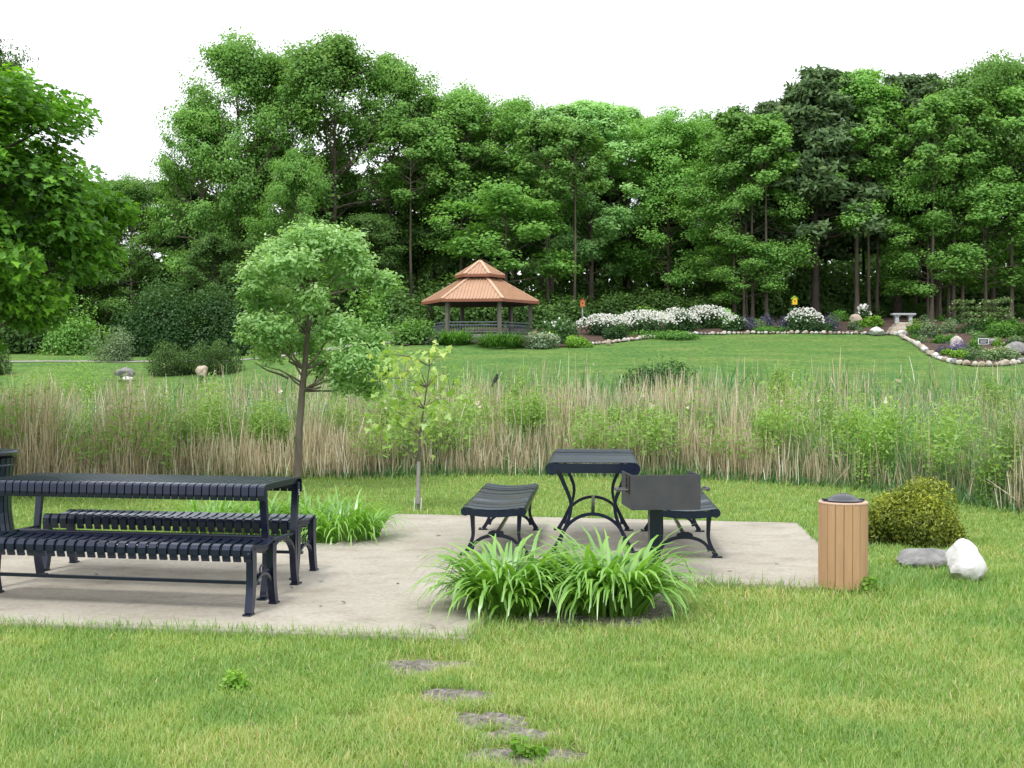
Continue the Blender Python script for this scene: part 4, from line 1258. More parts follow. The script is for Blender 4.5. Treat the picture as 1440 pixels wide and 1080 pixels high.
roof_tier('roof', 3.30, ZE, 1.02, ZT, 18)
roof_tier('cupola_roof', 1.40, ZU, .03, ZA, 8)
mb = MB()
mb.lathe([(1.0, ZT - .12), (1.0, ZU + .02)], 6); mb.build('cupola_neck', M['soffit'], gz)
mb = MB()
mb.add([hexp(3.24, ZE - .12, k) for k in range(6)] + [hexp(3.24, ZE - .07, k) for k in range(6)], [tuple(range(6)), tuple(range(6, 12))[::-1]] + [(i, (i + 1) % 6, 6 + (i + 1) % 6, 6 + i) for i in range(6)])
mb.build('soffit', M['soffit'], gz)
mb = MB(); mb.add([hexp(3.1, -.35, k) for k in range(6)] + [hexp(3.1, .12, k) for k in range(6)], [tuple(range(6))[::-1], tuple(range(6, 12))] + [(i, (i + 1) % 6, 6 + (i + 1) % 6, 6 + i) for i in range(6)])
mb.build('floor_slab', M['stonegrey'], gz)
RP = 2.82
for k in range(6):
    p = hexp(RP, 0, k); mb = MB(); Mx = Matrix.Rotation(TH + k * PI / 3, 3, 'Z')
    mb.box(p + Vector((0, 0, (ZE - .12 + .12) / 2)), (.19, .19, ZE - .24), Mx)
    mb.box(p + Vector((0, 0, .2)), (.25, .25, .16), Mx)
    mb.build('post', M['post'], gz)
for k in range(6):
    if k == 1: continue
    a, b = hexp(RP, 0, k), hexp(RP, 0, k + 1); d = (b - a).normalized(); a, b = a + d * .1, b - d * .1
    mb = MB()
    for z in (.25, .62, .78): mb.bar([a + Vector((0, 0, z)), b + Vector((0, 0, z))], (0, 0, 1), .05, .05)
    for j in range(1, 18):
        q = a.lerp(b, j / 18); mb.box(q + Vector((0, 0, .435)), (.025, .025, .32))
    mb.build('railing', M['rail'], gz)

# ================================================================== GARDEN ON THE RISE
def gp(px, py): return hit(px, py, 46)


def plant(name, lab, cat, px, py, wpx, hpx, mat, sd, nl=900, ls=.11, group=None, shape=KITE, **kw):
    p = gp(px, py); s = p.y / F
    return shrub(name, lab, cat, (p.x, p.y, p.z + .03), wpx * s * 1.1, wpx * s * .85, hpx * s * 1.0, int(nl * 1.5), ls * .95, mat, sd, group, **kw, shape=shape)


def blossoms(t, sd, w, d, h, n, size, mat='whiteflower'):
    r = np.random.default_rng(sd)
    a = r.random(n) * 2 * PI; rr = r.random(n) ** .6
    x, y = rr * np.cos(a) * w / 2, rr * np.sin(a) * d / 2
    z = h * (.35 + .7 * np.sqrt(np.maximum(0, 1 - rr ** 2)) * (.6 + .5 * r.random(n)))
    P = np.stack([x, y, z], 1)
    P = np.repeat(P, 2, 0)
    V, Fc = leaves(P, r.normal(size=(2 * n, 3)) * .6 + np.array([0, -.7, .6]), size * r.uniform(.6, 1.2, 2 * n), np.array([(-.5, -.25), (.0, -.5), (.5, -.2), (.4, .4), (-.3, .5)], float), r)
    link('blossom', fast_mesh('blossom', V, Fc, r.random(2 * n)), M[mat], t)


# white flower drifts behind the stone edging
WF = [(848, 472, 66, 28, 220, 'leftmost drift of white flowers, nearest the orange birdhouse'), (905, 470, 74, 31, 270, 'dense white flower drift second from the left in the long bed'),
      (950, 466, 56, 30, 170, 'thinner white flower drift in the middle of the long bed'), (993, 463, 60, 31, 230, 'white flower drift at the right end of the long bed'),
      (1034, 466, 30, 20, 24, 'sparse few white flowers just left of the catmint mounds'), (1130, 467, 46, 32, 100, 'round clump of white flowers under the yellow birdhouse')]
for k, (px, py, w, h, n_, lab) in enumerate(WF):
    t = plant('white_flowers', lab, 'flowers', px, py, w, h * .95, 'shrubdark', 600 + k, 1500, .13, 'white flower clumps in the garden bed', lumps=12, fill=.4)
    s = t.location.y / F
    blossoms(t, 620 + k, w * s * 1.3, w * s * .95, h * s * .98, int(n_ * 3.2), .088)
t = plant('white_flowers', 'tall white blooms behind the tan boulder', 'flowers', 1214, 455, 24, 20, 'shrubdark', 640, 420, .12, 'white flower clumps in the garden bed'); blossoms(t, 641, 1.0, .7, 1.15, 22, .17)
t = plant('viburnum', 'dark shrub dotted with white blooms right of the gazebo', 'shrub', 785, 482, 72, 34, 'shrubdark', 642, 2600, .13, lumps=12); blossoms(t, 643, 2.4, 2.0, 1.2, 22, .14)
LAV = [(1051, 466, 24, 19, 'leftmost catmint mound in the garden bed'), (1076, 461, 20, 17, 'second catmint mound from the left, between two trunks'), (1106, 466, 22, 20, 'catmint mound left of the white clump below the yellow birdhouse'), (1168, 466, 36, 22, 'widest catmint mound, right of the white clump')]
for k, (px, py, w, h, lab) in enumerate(LAV):
    plant('catmint', lab, 'flowers', px, py, w, h, 'lavender', 650 + k, 1300, .11, 'dusky violet catmint mounds', shape=SLIM, axis_up=.6, lumps=12)
plant('catmint', 'bright violet flowers in front of the round white boulder', 'flowers', 1347, 498, 26, 20, 'purple', 656, 900, .075, shape=SLIM, axis_up=.7)
plant('catmint', 'dull violet mound left of the round white boulder', 'flowers', 1326, 497, 22, 14, 'lavender', 657, 700, .075, shape=SLIM, axis_up=.6)
PL = [('ornamental_grass', 'daylily mass in front of the left gazebo posts', 'plant', 638, 484, 54, 26, 'lilyfar'), ('ornamental_grass', 'daylily mass in front of the middle of the gazebo', 'plant', 705, 488, 70, 28, 'lilyfar')]
for k, (nm, lab, cat, px, py, w, h, mt) in enumerate(PL):
    p = gp(px, py); s = p.y / F; t = thing(nm, lab, cat, (p.x, p.y, p.z), 0, 'daylily masses at the gazebo')
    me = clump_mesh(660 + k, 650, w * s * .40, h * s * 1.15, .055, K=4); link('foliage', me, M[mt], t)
for k, (nm, lab, px, py, w, h, mt, nl, ls) in enumerate([
        ('hosta', 'pale variegated shrub at the right foot of the gazebo', 762, 490, 44, 21, 'varieg', 1600, .13), ('hosta', 'pale variegated plant at the left foot of the gazebo', 610, 485, 24, 14, 'varieg', 700, .12),
        ('fern', 'light green ferny plant beside the gazebo variegated shrub', 780, 484, 24, 18, 'lime', 600, .12), ('ground_juniper', 'low bright green mound left of the small round stone', 812, 488, 36, 15, 'lime', 1500, .10),
        ('hosta', 'glossy green hosta just left of the stone steps', 1224, 461, 26, 15, 'lime', 700, .16), ('ornamental_grass', 'small blue-green tuft below the tan boulder', 1201, 465, 16, 13, 'greygreen', 600, .10),
        ('shrub', 'bright green feathery shrub right of the stone steps', 1290, 472, 30, 20, 'lime', 1500, .12), ('shrub', 'grey-green shrub right of the feathery one by the steps', 1305, 476, 32, 24, 'greygreen', 1300, .11),
        ('shrub', 'small grey-green tuft above the round white boulder', 1335, 470, 22, 18, 'greygreen', 700, .1), ('shrub', 'dark green mound left of the round white boulder', 1322, 484, 22, 12, 'lilyfar', 700, .1),
        ('hosta', 'yellow-green hosta at the front of the right bed', 1353, 505, 26, 13, 'lime', 700, .11), ('hosta', 'green hosta left of the front yellow-green one', 1335, 501, 20, 9, 'lime', 500, .1),
        ('shrub', 'leafy plant between the round boulder and the garden sign', 1370, 497, 24, 20, 'lilyfar', 900, .09), ('shrub', 'broad light green plant right of the garden sign', 1400, 507, 40, 20, 'viburnum', 1400, .09),
        ('hosta', 'blue-green hosta in front of the long grey boulder', 1425, 508, 28, 15, 'greygreen', 800, .11), ('shrub', 'yellowish plant behind the garden sign', 1402, 488, 14, 12, 'lime', 400, .09),
        ('ornamental_grass', 'dark grassy clump behind the garden sign', 1410, 476, 44, 22, 'lilyfar', 1300, .12), ('ornamental_grass', 'grassy clump at the right edge of the bed', 1438, 478, 34, 22, 'lilyfar', 1100, .12),
        ('shrub', 'low dark shrub under the layered viburnum', 1368, 470, 36, 20, 'shrubdark', 1200, .11), ('shrub', 'dark green plant below the layered viburnum', 1390, 468, 40, 22, 'lilyfar', 1200, .12),
        ('shrub', 'light green shrub at the right end of the white flower drift', 1024, 462, 30, 26, 'poplar', 1200, .13), ('shrub', 'green shrub behind the second white flower drift', 912, 455, 44, 22, 'oak', 1500, .15),
        ('shrub', 'dark green mound among the leftmost white flowers', 866, 478, 34, 22, 'shrubdark', 1400, .11), ('ground_cover', 'low green plants between catmint mounds', 1078, 468, 50, 8, 'lilyfar', 900, .1),
        ('shrub', 'green mound behind the widest catmint', 1180, 452, 36, 14, 'lilyfar', 900, .12), ('shrub', 'dense leafy shrub left of the gazebo', 575, 484, 60, 34, 'oak', 2400, .15),
        ('shrub', 'dark grassy growth behind the left gazebo post', 600, 474, 50, 36, 'oakdark', 2200, .15), ('ground_cover', 'low weeds at the wood edge above the right bed', 1325, 446, 60, 8, 'lilyfar', 900, .13),
        ('shrub', 'strip of dark border plants under the white drifts', 940, 477, 90, 11, 'lilyfar', 1700, .12)]):
    plant(nm, lab, 'plant', px, py, w, h, mt, 700 + k, nl, ls)


def layered():
    r = np.random.default_rng(760)
    p = gp(1378, 466); s = p.y / F
    t = thing('doublefile_viburnum', 'wide shrub with flat tiers of pale bloom at the right', 'shrub', (p.x, p.y, p.z))
    P, T, paths = [], [], []
    for (dx, dz, w) in [(-22, 42, 26), (14, 42, 22), (32, 44, 12), (-24, 33, 24), (8, 33, 30), (26, 31, 18), (-14, 24, 34), (18, 24, 30), (0, 15, 50), (-26, 14, 18), (26, 15, 22), (34, 22, 20)]:
        n = int(w * 13); c_ = np.array([dx * s, r.normal() * .5, dz * s])
        P.append(c_ + np.stack([(r.random(n) - .5) * w * s, r.normal(size=n) * .45, r.normal(size=n) * .07 - .02 * np.abs(r.normal(size=n))], 1))
        T.append(np.clip(.35 + .2 * r.normal(size=n) + .5 * (r.random(n) < .22) * (dz > 20), 0, 1))
        paths.append((np.array([(0, 0, 0), c_ * .5 + [0, 0, .1], c_]), np.array([.03, .02, .01])))
    P = np.concatenate(P); V, Fc = leaves(P, r.normal(size=P.shape) * .4 + [0, 0, 1], .12 * r.uniform(.7, 1.3, len(P)), KITE, r)
    link('foliage', fast_mesh('foliage', V, Fc, np.concatenate(T)), M['viburnum'], t); link('stem', tubes_mesh('stem', paths, 5), M['bark'], t)


layered()

# boulders
for k, (lab, px, py, w, h, mt) in enumerate([('tan upright boulder beneath the white blooms left of the steps', 1204, 458, 20, 17, 'stonetan'), ('pale flat boulder at the left foot of the stone steps', 1232, 472, 26, 12, 'stonewhite'),
                                             ('round white boulder behind violet flowers', 1345, 493, 21, 20, 'stonepale'), ('long grey-blue boulder at the right edge', 1432, 500, 38, 19, 'stonegrey'), ('small round pale stone at the left of the long bed', 856, 486, 9, 9, 'stonetan'),
                                             ('flat grey stone behind the garden sign', 1394, 486, 22, 10, 'stonegrey'), ('white stone at the right foot of the stone steps', 1267, 473, 14, 8, 'stonewhite')]):
    p = gp(px, py); s = p.y / F
    rock('boulder', lab, 'boulder', (p.x, p.y, p.z + .02), w * s, w * s * .8, h * s, mt, 770 + k, k, rough=.1 if 'round' in lab else .25)
# left lawn
for k, (lab, px, Y, w, h, mt) in enumerate([('pale stone on the grass left of the dark yews', 174, 54, 30, 15, 'stonegrey'), ('white stone in front of the pale one left of the yews', 180, 53.4, 18, 7, 'stonewhite'), ('brown-grey boulder in front of the right dark yew', 284, 54, 26, 16, 'stonetan')]):
    x = (px - CX) / F * Y; s = Y / F
    rock('boulder', lab, 'boulder', (x, Y, zgf(x, Y) + (.1 if k == 1 else .15)), w * s, w * s * .7, h * s, mt, 790 + k, k)

# edging stones, one by one
pts = EDGE[7:]
acc = 0.0; k = 0; protos = [rock_mesh(800 + i, 1, .85, .8, .2, 2, 'edging_stone', .25) for i in range(6)]
elab = {'stonepale': 'pale rounded stone in the low edging row of the garden bed', 'stonetan': 'tan rounded stone in the low edging row of the garden bed', 'stonewhite': 'white rounded stone in the low edging row of the garden bed', 'stonegrey': 'grey rounded stone in the low edging row of the garden bed'}
pm = {}
r = np.random.default_rng(801)
for i in range(len(pts) - 1):
    a, b = pts[i], pts[i + 1]; L_ = (b - a).length; u = acc
    while u < L_:
        q = a.lerp(b, u / L_); big = .30 if q.x < 19.5 or q.y > 64 else .38
        w = big * r.uniform(.55, 1.2)
        mt = r.choice(['stonepale', 'stonepale', 'stonetan', 'stonewhite', 'stonegrey'], p=[.3, .2, .25, .15, .1]); j = int(r.integers(0, 6))
        if (mt, j) not in pm:
            me = protos[j].copy(); me.materials.clear(); me.materials.append(M[mt]); pm[(mt, j)] = me
        o = link('edging_stone', pm[(mt, j)], None); o.location = (q.x, q.y + r.normal() * .04, zgf(q.x, q.y) + .03)
        o.rotation_euler = (0, 0, r.random() * 6); o.scale = (w, w, w * .8)
        tag(o, elab[mt], 'edging stone', 'stones edging the garden bed'); u += w * .98
    acc = u - L_

# stone bench, steps, sign, birdhouses
p = at(1270, 449, 76.0); s = p.y / F; zb = zgf(p.x, 76.0) + .04
t = thing('stone_bench', 'pale stone garden bench at the top of the steps', 'bench', (p.x, 76.0, zb))
mb = MB(); mb.box((0, 0, .56), (33 * s, .5, .13)); mb.build('seat', M['stonebench'], t, bevel=.03)
for sx in (-1, 1):
    mb = MB(); mb.box((sx * 9.5 * s, 0, .247), (.26, .36, .494), taper=.8); mb.box((sx * 9.5 * s, 0, .45), (.36, .4, .07)); mb.build('leg', M['stonebench'], t, bevel=.02)
a = gp(1262, 471); t = thing('stone_steps', 'short flight of rough stone steps up to the stone bench', 'steps', (a.x, a.y, a.z))
top = Vector((p.x - .5, 74.6, zgf(p.x, 74.6))) - a
for k in range(7):
    f = k / 6; q = top * f; w = 1.0 - .28 * f
    mb = MB(); mb.box((q.x + random.uniform(-.06, .06), q.y, q.z + .10), (w * random.uniform(1.05, 1.25), .85, .20)); st = mb.build('step', M['stonetan'] if k % 3 else M['stonepale'], t, bevel=.04)
    mb = MB()
p = gp(1378, 503); s = p.y / F
t = thing('garden_sign', 'small black sign with a pale border on a slim post', 'sign', (p.x, p.y, p.z))
mb = MB(); mb.bar([(0, 0, -.1), (.07, 0, .66)], (0, 1, 0), .05, .06); mb.build('post', M['post'], t)
mb = MB(); mb.box((.14, -.05, .78), (.50, .03, .29)); mb.build('sign_border', M['signwhite'], t)
mb = MB(); mb.box((.14, -.068, .78), (.43, .012, .22)); f = mb.build('sign_face', M['signblack'], t)
mb = MB()
for j, (w, o_) in enumerate([(.30, 0), (.34, .01), (.27, -.02)]): mb.box((.14 + o_, -.076, .835 - j * .055), (w, .004, .016))
mb.build('lettering', M['signwhite'], f)


def birdhouse(lab, px, ptop, pbase, Y, wall, roof_):
    x = (px - CX) / F * Y; zt = CAMH - (ptop - HZ) / F * Y; z0_ = zgf(x, Y)
    t = thing('birdhouse', lab, 'birdhouse', (x, Y, z0_)); h = zt - z0_
    mb = MB(); mb.tube([(0, 0, -.2), (0, 0, h - .52)], .045, 8); mb.build('post', M['post'] if roof_ == 'greenroof' else M['stonebench'], t)
    mb = MB(); w, d, hh = .28, .26, .36; b = h - .54
    mb.add([(-w / 2, -d / 2, b), (w / 2, -d / 2, b), (w / 2, d / 2, b), (-w / 2, d / 2, b), (-w / 2, -d / 2, b + hh), (w / 2, -d / 2, b + hh), (w / 2, d / 2, b + hh), (-w / 2, d / 2, b + hh), (0, -d / 2, b + hh + .14), (0, d / 2, b + hh + .14)],
           [(0, 1, 2, 3), (0, 1, 5, 8, 4), (2, 3, 7, 9, 6), (1, 2, 6, 5), (3, 0, 4, 7)]); mb.build('house_box', M[wall], t)
    mb = MB()
    for sx in (-1, 1): mb.bar([(0, 0, b + hh + .165), (sx * (w / 2 + .06), 0, b + hh - .03)], (0, 1, 0), d + .1, .025)
    mb.build('roof', M[roof_], t)
    mb = MB(); mb.tube([(0, -d / 2 - .006, b + .22), (0, -d / 2 + .01, b + .22)], .05, 14); mb.build('entrance_hole', M['hole'], t)
    mb = MB(); mb.tube([(0, -d / 2 - .08, b + .12), (0, -d / 2, b + .12)], .012, 6); mb.build('perch', M['hole'], t)


birdhouse('small orange birdhouse on a pale post right of the gazebo', 819, 419, 447, 74.5, 'orange', 'redroof')
birdhouse('small yellow birdhouse with a lime roof on a dark post', 1117, 416, 446, 73.5, 'yellow', 'greenroof')
p = at(1122, 436, 73.2)
shrub('delphinium', 'tall deep blue flowers beside the yellow birdhouse post', 'flowers', (p.x + .1, 73.2, zgf(p.x, 73.2)), 1.0, .6, 1.15, 500, .12, 'lavender', 810, shape=SLIM, axis_up=.8)


# bird perched on a reed
def bird():
    P = at(697.5, 534, 26.0)
    t = thing('blackbird', 'small black bird perched upright on a reed above the marsh', 'bird', (P.x, P.y, P.z), .5)
    mb = MB()
    mb.tube([(-.075, 0, -.10), (-.05, 0, -.055), (-.02, 0, -.02), (.0, 0, .02), (.012, 0, .055), (.022, 0, .085), (.028, 0, .108), (.034, 0, .125)], [.010, .020, .036, .044, .040, .028, .026, .012], 12)
    mb.tube([(-.04, 0, -.04), (-.085, 0, -.115), (-.11, 0, -.165)], [.014, .016, .012], 8)
    mb.build('body', M['bird'], t, smooth=True)
    mb = MB(); mb.tube([(.045, 0, .112), (.078, 0, .108)], [.008, .002], 6); mb.build('beak', M['bird'], t)
    for s_ in (-1, 1):
        mb = MB(); mb.tube([(.0, s_ * .034, .045), (-.03, s_ * .042, -.01), (-.075, s_ * .025, -.09)], [.014, .02, .005], 8); mb.build('wing', M['bird'], t, smooth=True)
        mb = MB(); mb.tube([(-.005, s_ * .012, -.02), (.012, s_ * .012, -.075)], .004, 5); mb.build('leg', M['bird'], t)
    zgd = zgf(P.x, P.y)
    o = MB(); o.tube([(P.x + .012, P.y + .0, zgd), (P.x + .012, P.y + .004, P.z - .06), (P.x + .02, P.y + .01, P.z + .02)], [.008, .006, .004], 6)
    o = o.build('reed_stalk', M['reeddry']); tag(o, 'single dry reed stalk carrying the black bird', 'reed')
    a = o.data.attributes.new('tint', 'FLOAT', 'FACE'); a.data.foreach_set('value', np.full(len(o.data.polygons), .5, np.float32))


bird()

# ================================================================== LEFT BANK SHRUBS
def lb(name, lab, px, Y, wpx, hm, mt, sd, nl, ls, **kw):
    x = (px - CX) / F * Y; s = Y / F
    return shrub(name, lab, 'shrub', (x, Y, zgf(x, Y) - .03), wpx * s, wpx * s * .85, hm, nl, ls, mt, sd, stems=6, **kw)


lb('yew', 'clipped dark green yew, left one of the touching pair', 246, 56, 76, 1.42, 'yew', 820, 14000, .085, shape=SLIM, axis_up=.7, lumps=20, lumpy=.3)
lb('yew', 'clipped dark green yew, right one of the touching pair', 304, 56, 68, 1.46, 'yew', 821, 14000, .085, shape=SLIM, axis_up=.7, lumps=20, lumpy=.3)
lb('yew', 'dark green yew cut by the left edge below the maple', -6, 56, 40, 1.25, 'yew', 822, 5000, .09, shape=SLIM, axis_up=.7, lumps=14, lumpy=.3)
lb('woodland_shrub', 'large dark rounded shrub behind the pair of yews', 222, 68, 122, 4.2, 'shrubdark', 823, 26000, .13, lumps=34)
lb('woodland_shrub', 'large dark shrub behind and right of the yews', 312, 69, 104, 3.9, 'shrubdark', 824, 21000, .13, lumps=30)
lb('woodland_shrub', 'silvery pale shrub left of the large dark shrub', 158, 62, 64, 1.7, 'greygreen', 825, 5200, .09, lumps=14)
lb('woodland_shrub', 'loose light green willow below the maple crown', 100, 44, 120, 2.35, 'willow', 826, 11000, .085, lumps=16, shape=SLIM, fill=.3)
lb('woodland_shrub', 'low yellow-green bush beside the willow below the maple', 38, 40, 90, 2.0, 'willow', 827, 7000, .08, lumps=14, shape=SLIM, fill=.3)
lb('woodland_shrub', 'mid green bush at the wood edge left of the silvery shrub', 112, 70, 90, 2.9, 'oak', 828, 9000, .14, lumps=18)
lb('woodland_shrub', 'dark bush in the shade under the maple', 30, 72, 110, 3.2, 'oakdark', 829, 5000, .22, lumps=18)
lb('woodland_shrub', 'leafy undergrowth behind the crown of the small ash', 430, 74, 130, 3.4, 'oakdark', 830, 6500, .22, lumps=22)
lb('woodland_shrub', 'green undergrowth between small ash and gazebo', 535, 74, 90, 3.0, 'oak', 831, 4600, .2, lumps=18)

# ================================================================== THE WOOD
def bell(a, b): return lambda t: a + b * math.sin(PI * min(1, .12 + t * .92)) ** .8 * (1 - .35 * t)


K_ = {}
K_['oakA'] = (make_tree(901, 17, .26, 4.3, bell(.28, .85), 46, 46000, .175, tr=.2, el=(.12, 1.15), cl=.165), 'oak', 'barkfar', 17)
K_['oakB'] = (make_tree(902, 17, .30, 3.7, bell(.30, .8), 42, 43000, .175, tr=.19, el=(.2, 1.2), cl=.175), 'oak', 'barkfar', 17)
K_['oakC'] = (make_tree(903, 15, .18, 3.9, bell(.42, .75), 44, 44000, .175, tr=.18, el=(.05, 1.1), cl=.175), 'maplefar', 'barkfar', 15)
K_['oakD'] = (make_tree(904, 16, .22, 4.0, bell(.35, .8), 42, 38000, .19, tr=.19, el=(.1, 1.15), cl=.17), 'oakdark', 'barkdark', 16)
K_['pop'] = (make_tree(905, 15, .22, 2.7, bell(.40, .7), 44, 38000, .165, tr=.17, el=(.5, 1.25), cl=.17), 'poplar', 'barkfar', 15)
K_['slim'] = (make_tree(906, 17, .34, 2.6, bell(.35, .75), 36, 30000, .175, tr=.15, el=(.3, 1.2), cl=.19), 'maplefar', 'barkfar', 17)
K_['pine'] = (make_tree(907, 17, .30, 3.3, lambda t: 1.0 - .72 * t, 60, 26000, .40, SLIM, tr=.22, el=(-.05, .55), cl=.13, flat=.5, up=.3, wob=.02), 'pine', 'barkdark', 17)
K_['small'] = (make_tree(908, 8, .28, 2.3, bell(.45, .7), 28, 17000, .155, tr=.10, el=(.1, 1.0), cl=.19), 'maplefar', 'barkfar', 8)

# front and middle rows: px, py of the top, distance, kind, width factor, label
T = [(-22, 54, 84, 'oakD', .62, 'dark tree top showing above the maple at the upper left'),
     (70, 285, 86, 'oakD', 1.0, 'lower dark tree behind the maple crown'),
     (185, 250, 88, 'oakA', .85, 'lower rounded tree in the dip between the maple and the tall group'),
     (285, 140, 82, 'oakB', .72, 'left shoulder tree of the tall group, leaning over the dip'),
     (335, 55, 83, 'oakA', .8, 'tall tree with the highest ragged top at the left of the tall group'),
     (405, 76, 86, 'oakA', .85, 'tall tree second from the left among the high tops'),
     (418, 214, 76, 'oakC', .62, 'brighter green pointed tree standing in front of the tall group'),
     (470, 52, 83, 'oakB', 1.0, 'broad tall tree in the middle of the tall group, above the small ash'),
     (550, 78, 85, 'oakB', .72, 'tall thin-topped tree at the right end of the tall group'),
     (300, 330, 77, 'oakD', .8, 'dark low tree behind the left side of the small ash'),
     (520, 300, 79, 'oakD', .8, 'dark low tree left of the gazebo roof'),
     (612, 138, 86, 'oakD', .9, 'dark tree in the notch left above the gazebo'),
     (658, 124, 84, 'oakA', .95, 'rounded dark green tree directly above the gazebo'),
     (712, 262, 77, 'small', 1.45, 'light spreading tree just behind the right side of the gazebo roof'),
     (725, 142, 86, 'oakB', .85, 'tree above and right of the gazebo peak'),
     (775, 150, 83, 'pop', 1.1, 'grey-green tree left of the centre gap'),
     (832, 142, 83, 'pop', 1.15, 'taller grey-green tree above the orange birdhouse'),
     (884, 152, 87, 'pop', .9, 'narrow grey-green tree at the sky gap right of the orange birdhouse'),
     (940, 156, 84, 'oakC', .95, 'rounded fresh green tree above the white flower drifts'),
     (992, 160, 87, 'oakC', .95, 'fresh green tree above the right end of the white drift'),
     (1048, 168, 79, 'oakC', .9, 'light green full tree in front, left of the dark pines'),
     (1046, 330, 77, 'small', 1.1, 'small light tree with foliage low over the two pale trunks'),
     (1092, 146, 83, 'pine', 1.1, 'leftmost dark pine top peeping behind the light tree'),
     (1146, 102, 79.5, 'pine', 1.2, 'tall dark pine with a grey trunk left of the slender tree'),
     (1205, 98, 79, 'slim', 1.05, 'tall slender green tree on a pale bare trunk between the pines'),
     (1262, 112, 81.5, 'pine', 1.15, 'dark pine just right of the slender tree'),
     (1300, 110, 84, 'pine', 1.0, 'dark pine second right of the slender tree'),
     (1318, 142, 80, 'oakC', .85, 'leafy tree on a pale trunk right of the stone bench'),
     (1352, 128, 82, 'oakB', .9, 'dense green tree behind the layered viburnum'),
     (1395, 82, 81, 'oakA', .92, 'tallest green tree at the right of the photo'),
     (1448, 96, 82, 'oakB', 1.0, 'tall tree cut by the right edge of the photo'),
     (1385, 255, 78, 'small', 1.25, 'small fresh green tree at the right with a low crown'),
     (1305, 300, 78, 'small', 1.1, 'small fresh green tree with a pale stem just right of the stone bench'),
     (1500, 120, 82, 'oakA', 1.0, 'tree just beyond the right edge of the photo'),
     (-150, 120, 84, 'oakA', 1.0, 'tree behind the maple beyond the left edge'),
     ]
for _k in ('oakA', 'oakB', 'oakC', 'oakD', 'pop', 'slim', 'pine', 'small'):
    _m = K_[_k]; _co = np.empty(len(_m[0][1].vertices) * 3, np.float32); _m[0][1].vertices.foreach_get('co', _co)
    K_[_k] = (*_m[:3], float(np.percentile(_co[2::3], 99.7)))
rr = random.Random(5)


def put_tree(kind, x, Y, H, wf, lab, group=None, name=None, rz=None, leaf=None):
    meshes, lm, bm_, H0 = K_[kind]
    s = H / H0
    nm = name or {'pine': 'pine_tree'}.get(kind, 'woodland_tree')
    return tree_thing(nm, lab, meshes, leaf or lm, bm_, (x, Y, zgf(x, Y) - .1), rr.uniform(0, 6.28) if rz is None else rz, (s ** .5 * wf * (1.12 if wf else 1), s ** .5 * wf * 1.12, s), group)


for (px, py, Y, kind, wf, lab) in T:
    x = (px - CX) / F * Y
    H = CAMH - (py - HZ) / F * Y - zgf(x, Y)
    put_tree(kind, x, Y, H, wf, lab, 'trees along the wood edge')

# bare-stemmed young trees whose trunks stand clear of the leaves: px foot, px where the stem meets foliage, lean
K_['stem'] = (make_tree(909, 14, .62, 1.9, bell(.5, .6), 22, 8500, .21, tr=.115, el=(.2, 1.1), cl=.2, wob=.06), 'oak', 'barkfar', 14)
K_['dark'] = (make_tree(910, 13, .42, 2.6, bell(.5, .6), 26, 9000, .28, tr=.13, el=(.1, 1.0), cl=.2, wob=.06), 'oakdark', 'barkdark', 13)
ST = [(770, 79, 12, 'bare brown stem right of the gazebo'), (808, 78, 11.5, 'pale bare stem left of the orange birdhouse'), (1033, 78, 12.5, 'dark bare stem behind the right end of the white drift'), (1058, 77.5, 12, 'leaning pale stem above the leftmost catmint'),
      (1078, 77, 12, 'straight pale stem above the second catmint'), (1222, 79, 13, 'thin bare stem left of the steps'), (1233, 80, 14, 'dark stem between the slender tree and the stone bench'), (1310, 77, 13, 'pale yellowish stem right of the stone bench'),
      (1322, 79, 12, 'thin grey stem in the group right of the stone bench'), (1334, 79, 13, 'middle stem of the group left of the layered viburnum'), (1341, 78, 13.5, 'thickest pale stem left of the layered viburnum'), (1353, 78.5, 13, 'pale stem rising behind the layered viburnum'),
      (1422, 78, 14, 'pale slender stem right of the layered viburnum'), (1288, 82, 13, 'dark stem behind the stone bench'), (578, 80, 12, 'brown stem left of the gazebo'), (648, 82, 13, 'dark stem seen through the gazebo')]
for px, Y, H, lab in ST:
    x = (px - CX) / F * Y
    put_tree('stem', x, Y, H * 1.05, 1.0, lab, 'bare stems at the wood edge')

# the deeper rows
for row, (Y0, n_) in enumerate([(92, 26), (99, 26)]):
    for i in range(n_):
        px = -120 + (1690) * (i + rr.uniform(.15, .85)) / n_
        if 120 < px < 225 and row == 0: continue
        Y = Y0 + rr.uniform(-3, 3); x = (px - CX) / F * Y
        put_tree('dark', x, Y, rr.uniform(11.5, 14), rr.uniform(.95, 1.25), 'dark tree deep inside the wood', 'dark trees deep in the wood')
# undergrowth along the edge of the wood, each bush a copy of one of three meshes
UG = [shrub_mesh(940 + i, 5.0, 4.0, 3.0, 5200, .26, lumps=18, fill=.3) for i in range(3)]
for i in range(34):
    px = -60 + 1580 * (i + rr.uniform(.1, .9)) / 34
    Y = rr.uniform(83.5, 90); x = (px - CX) / F * Y
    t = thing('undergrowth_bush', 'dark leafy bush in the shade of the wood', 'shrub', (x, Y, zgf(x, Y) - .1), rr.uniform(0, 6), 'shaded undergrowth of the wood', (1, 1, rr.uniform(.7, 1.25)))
    link('foliage', UG[i % 3], M['oakdark'], t)


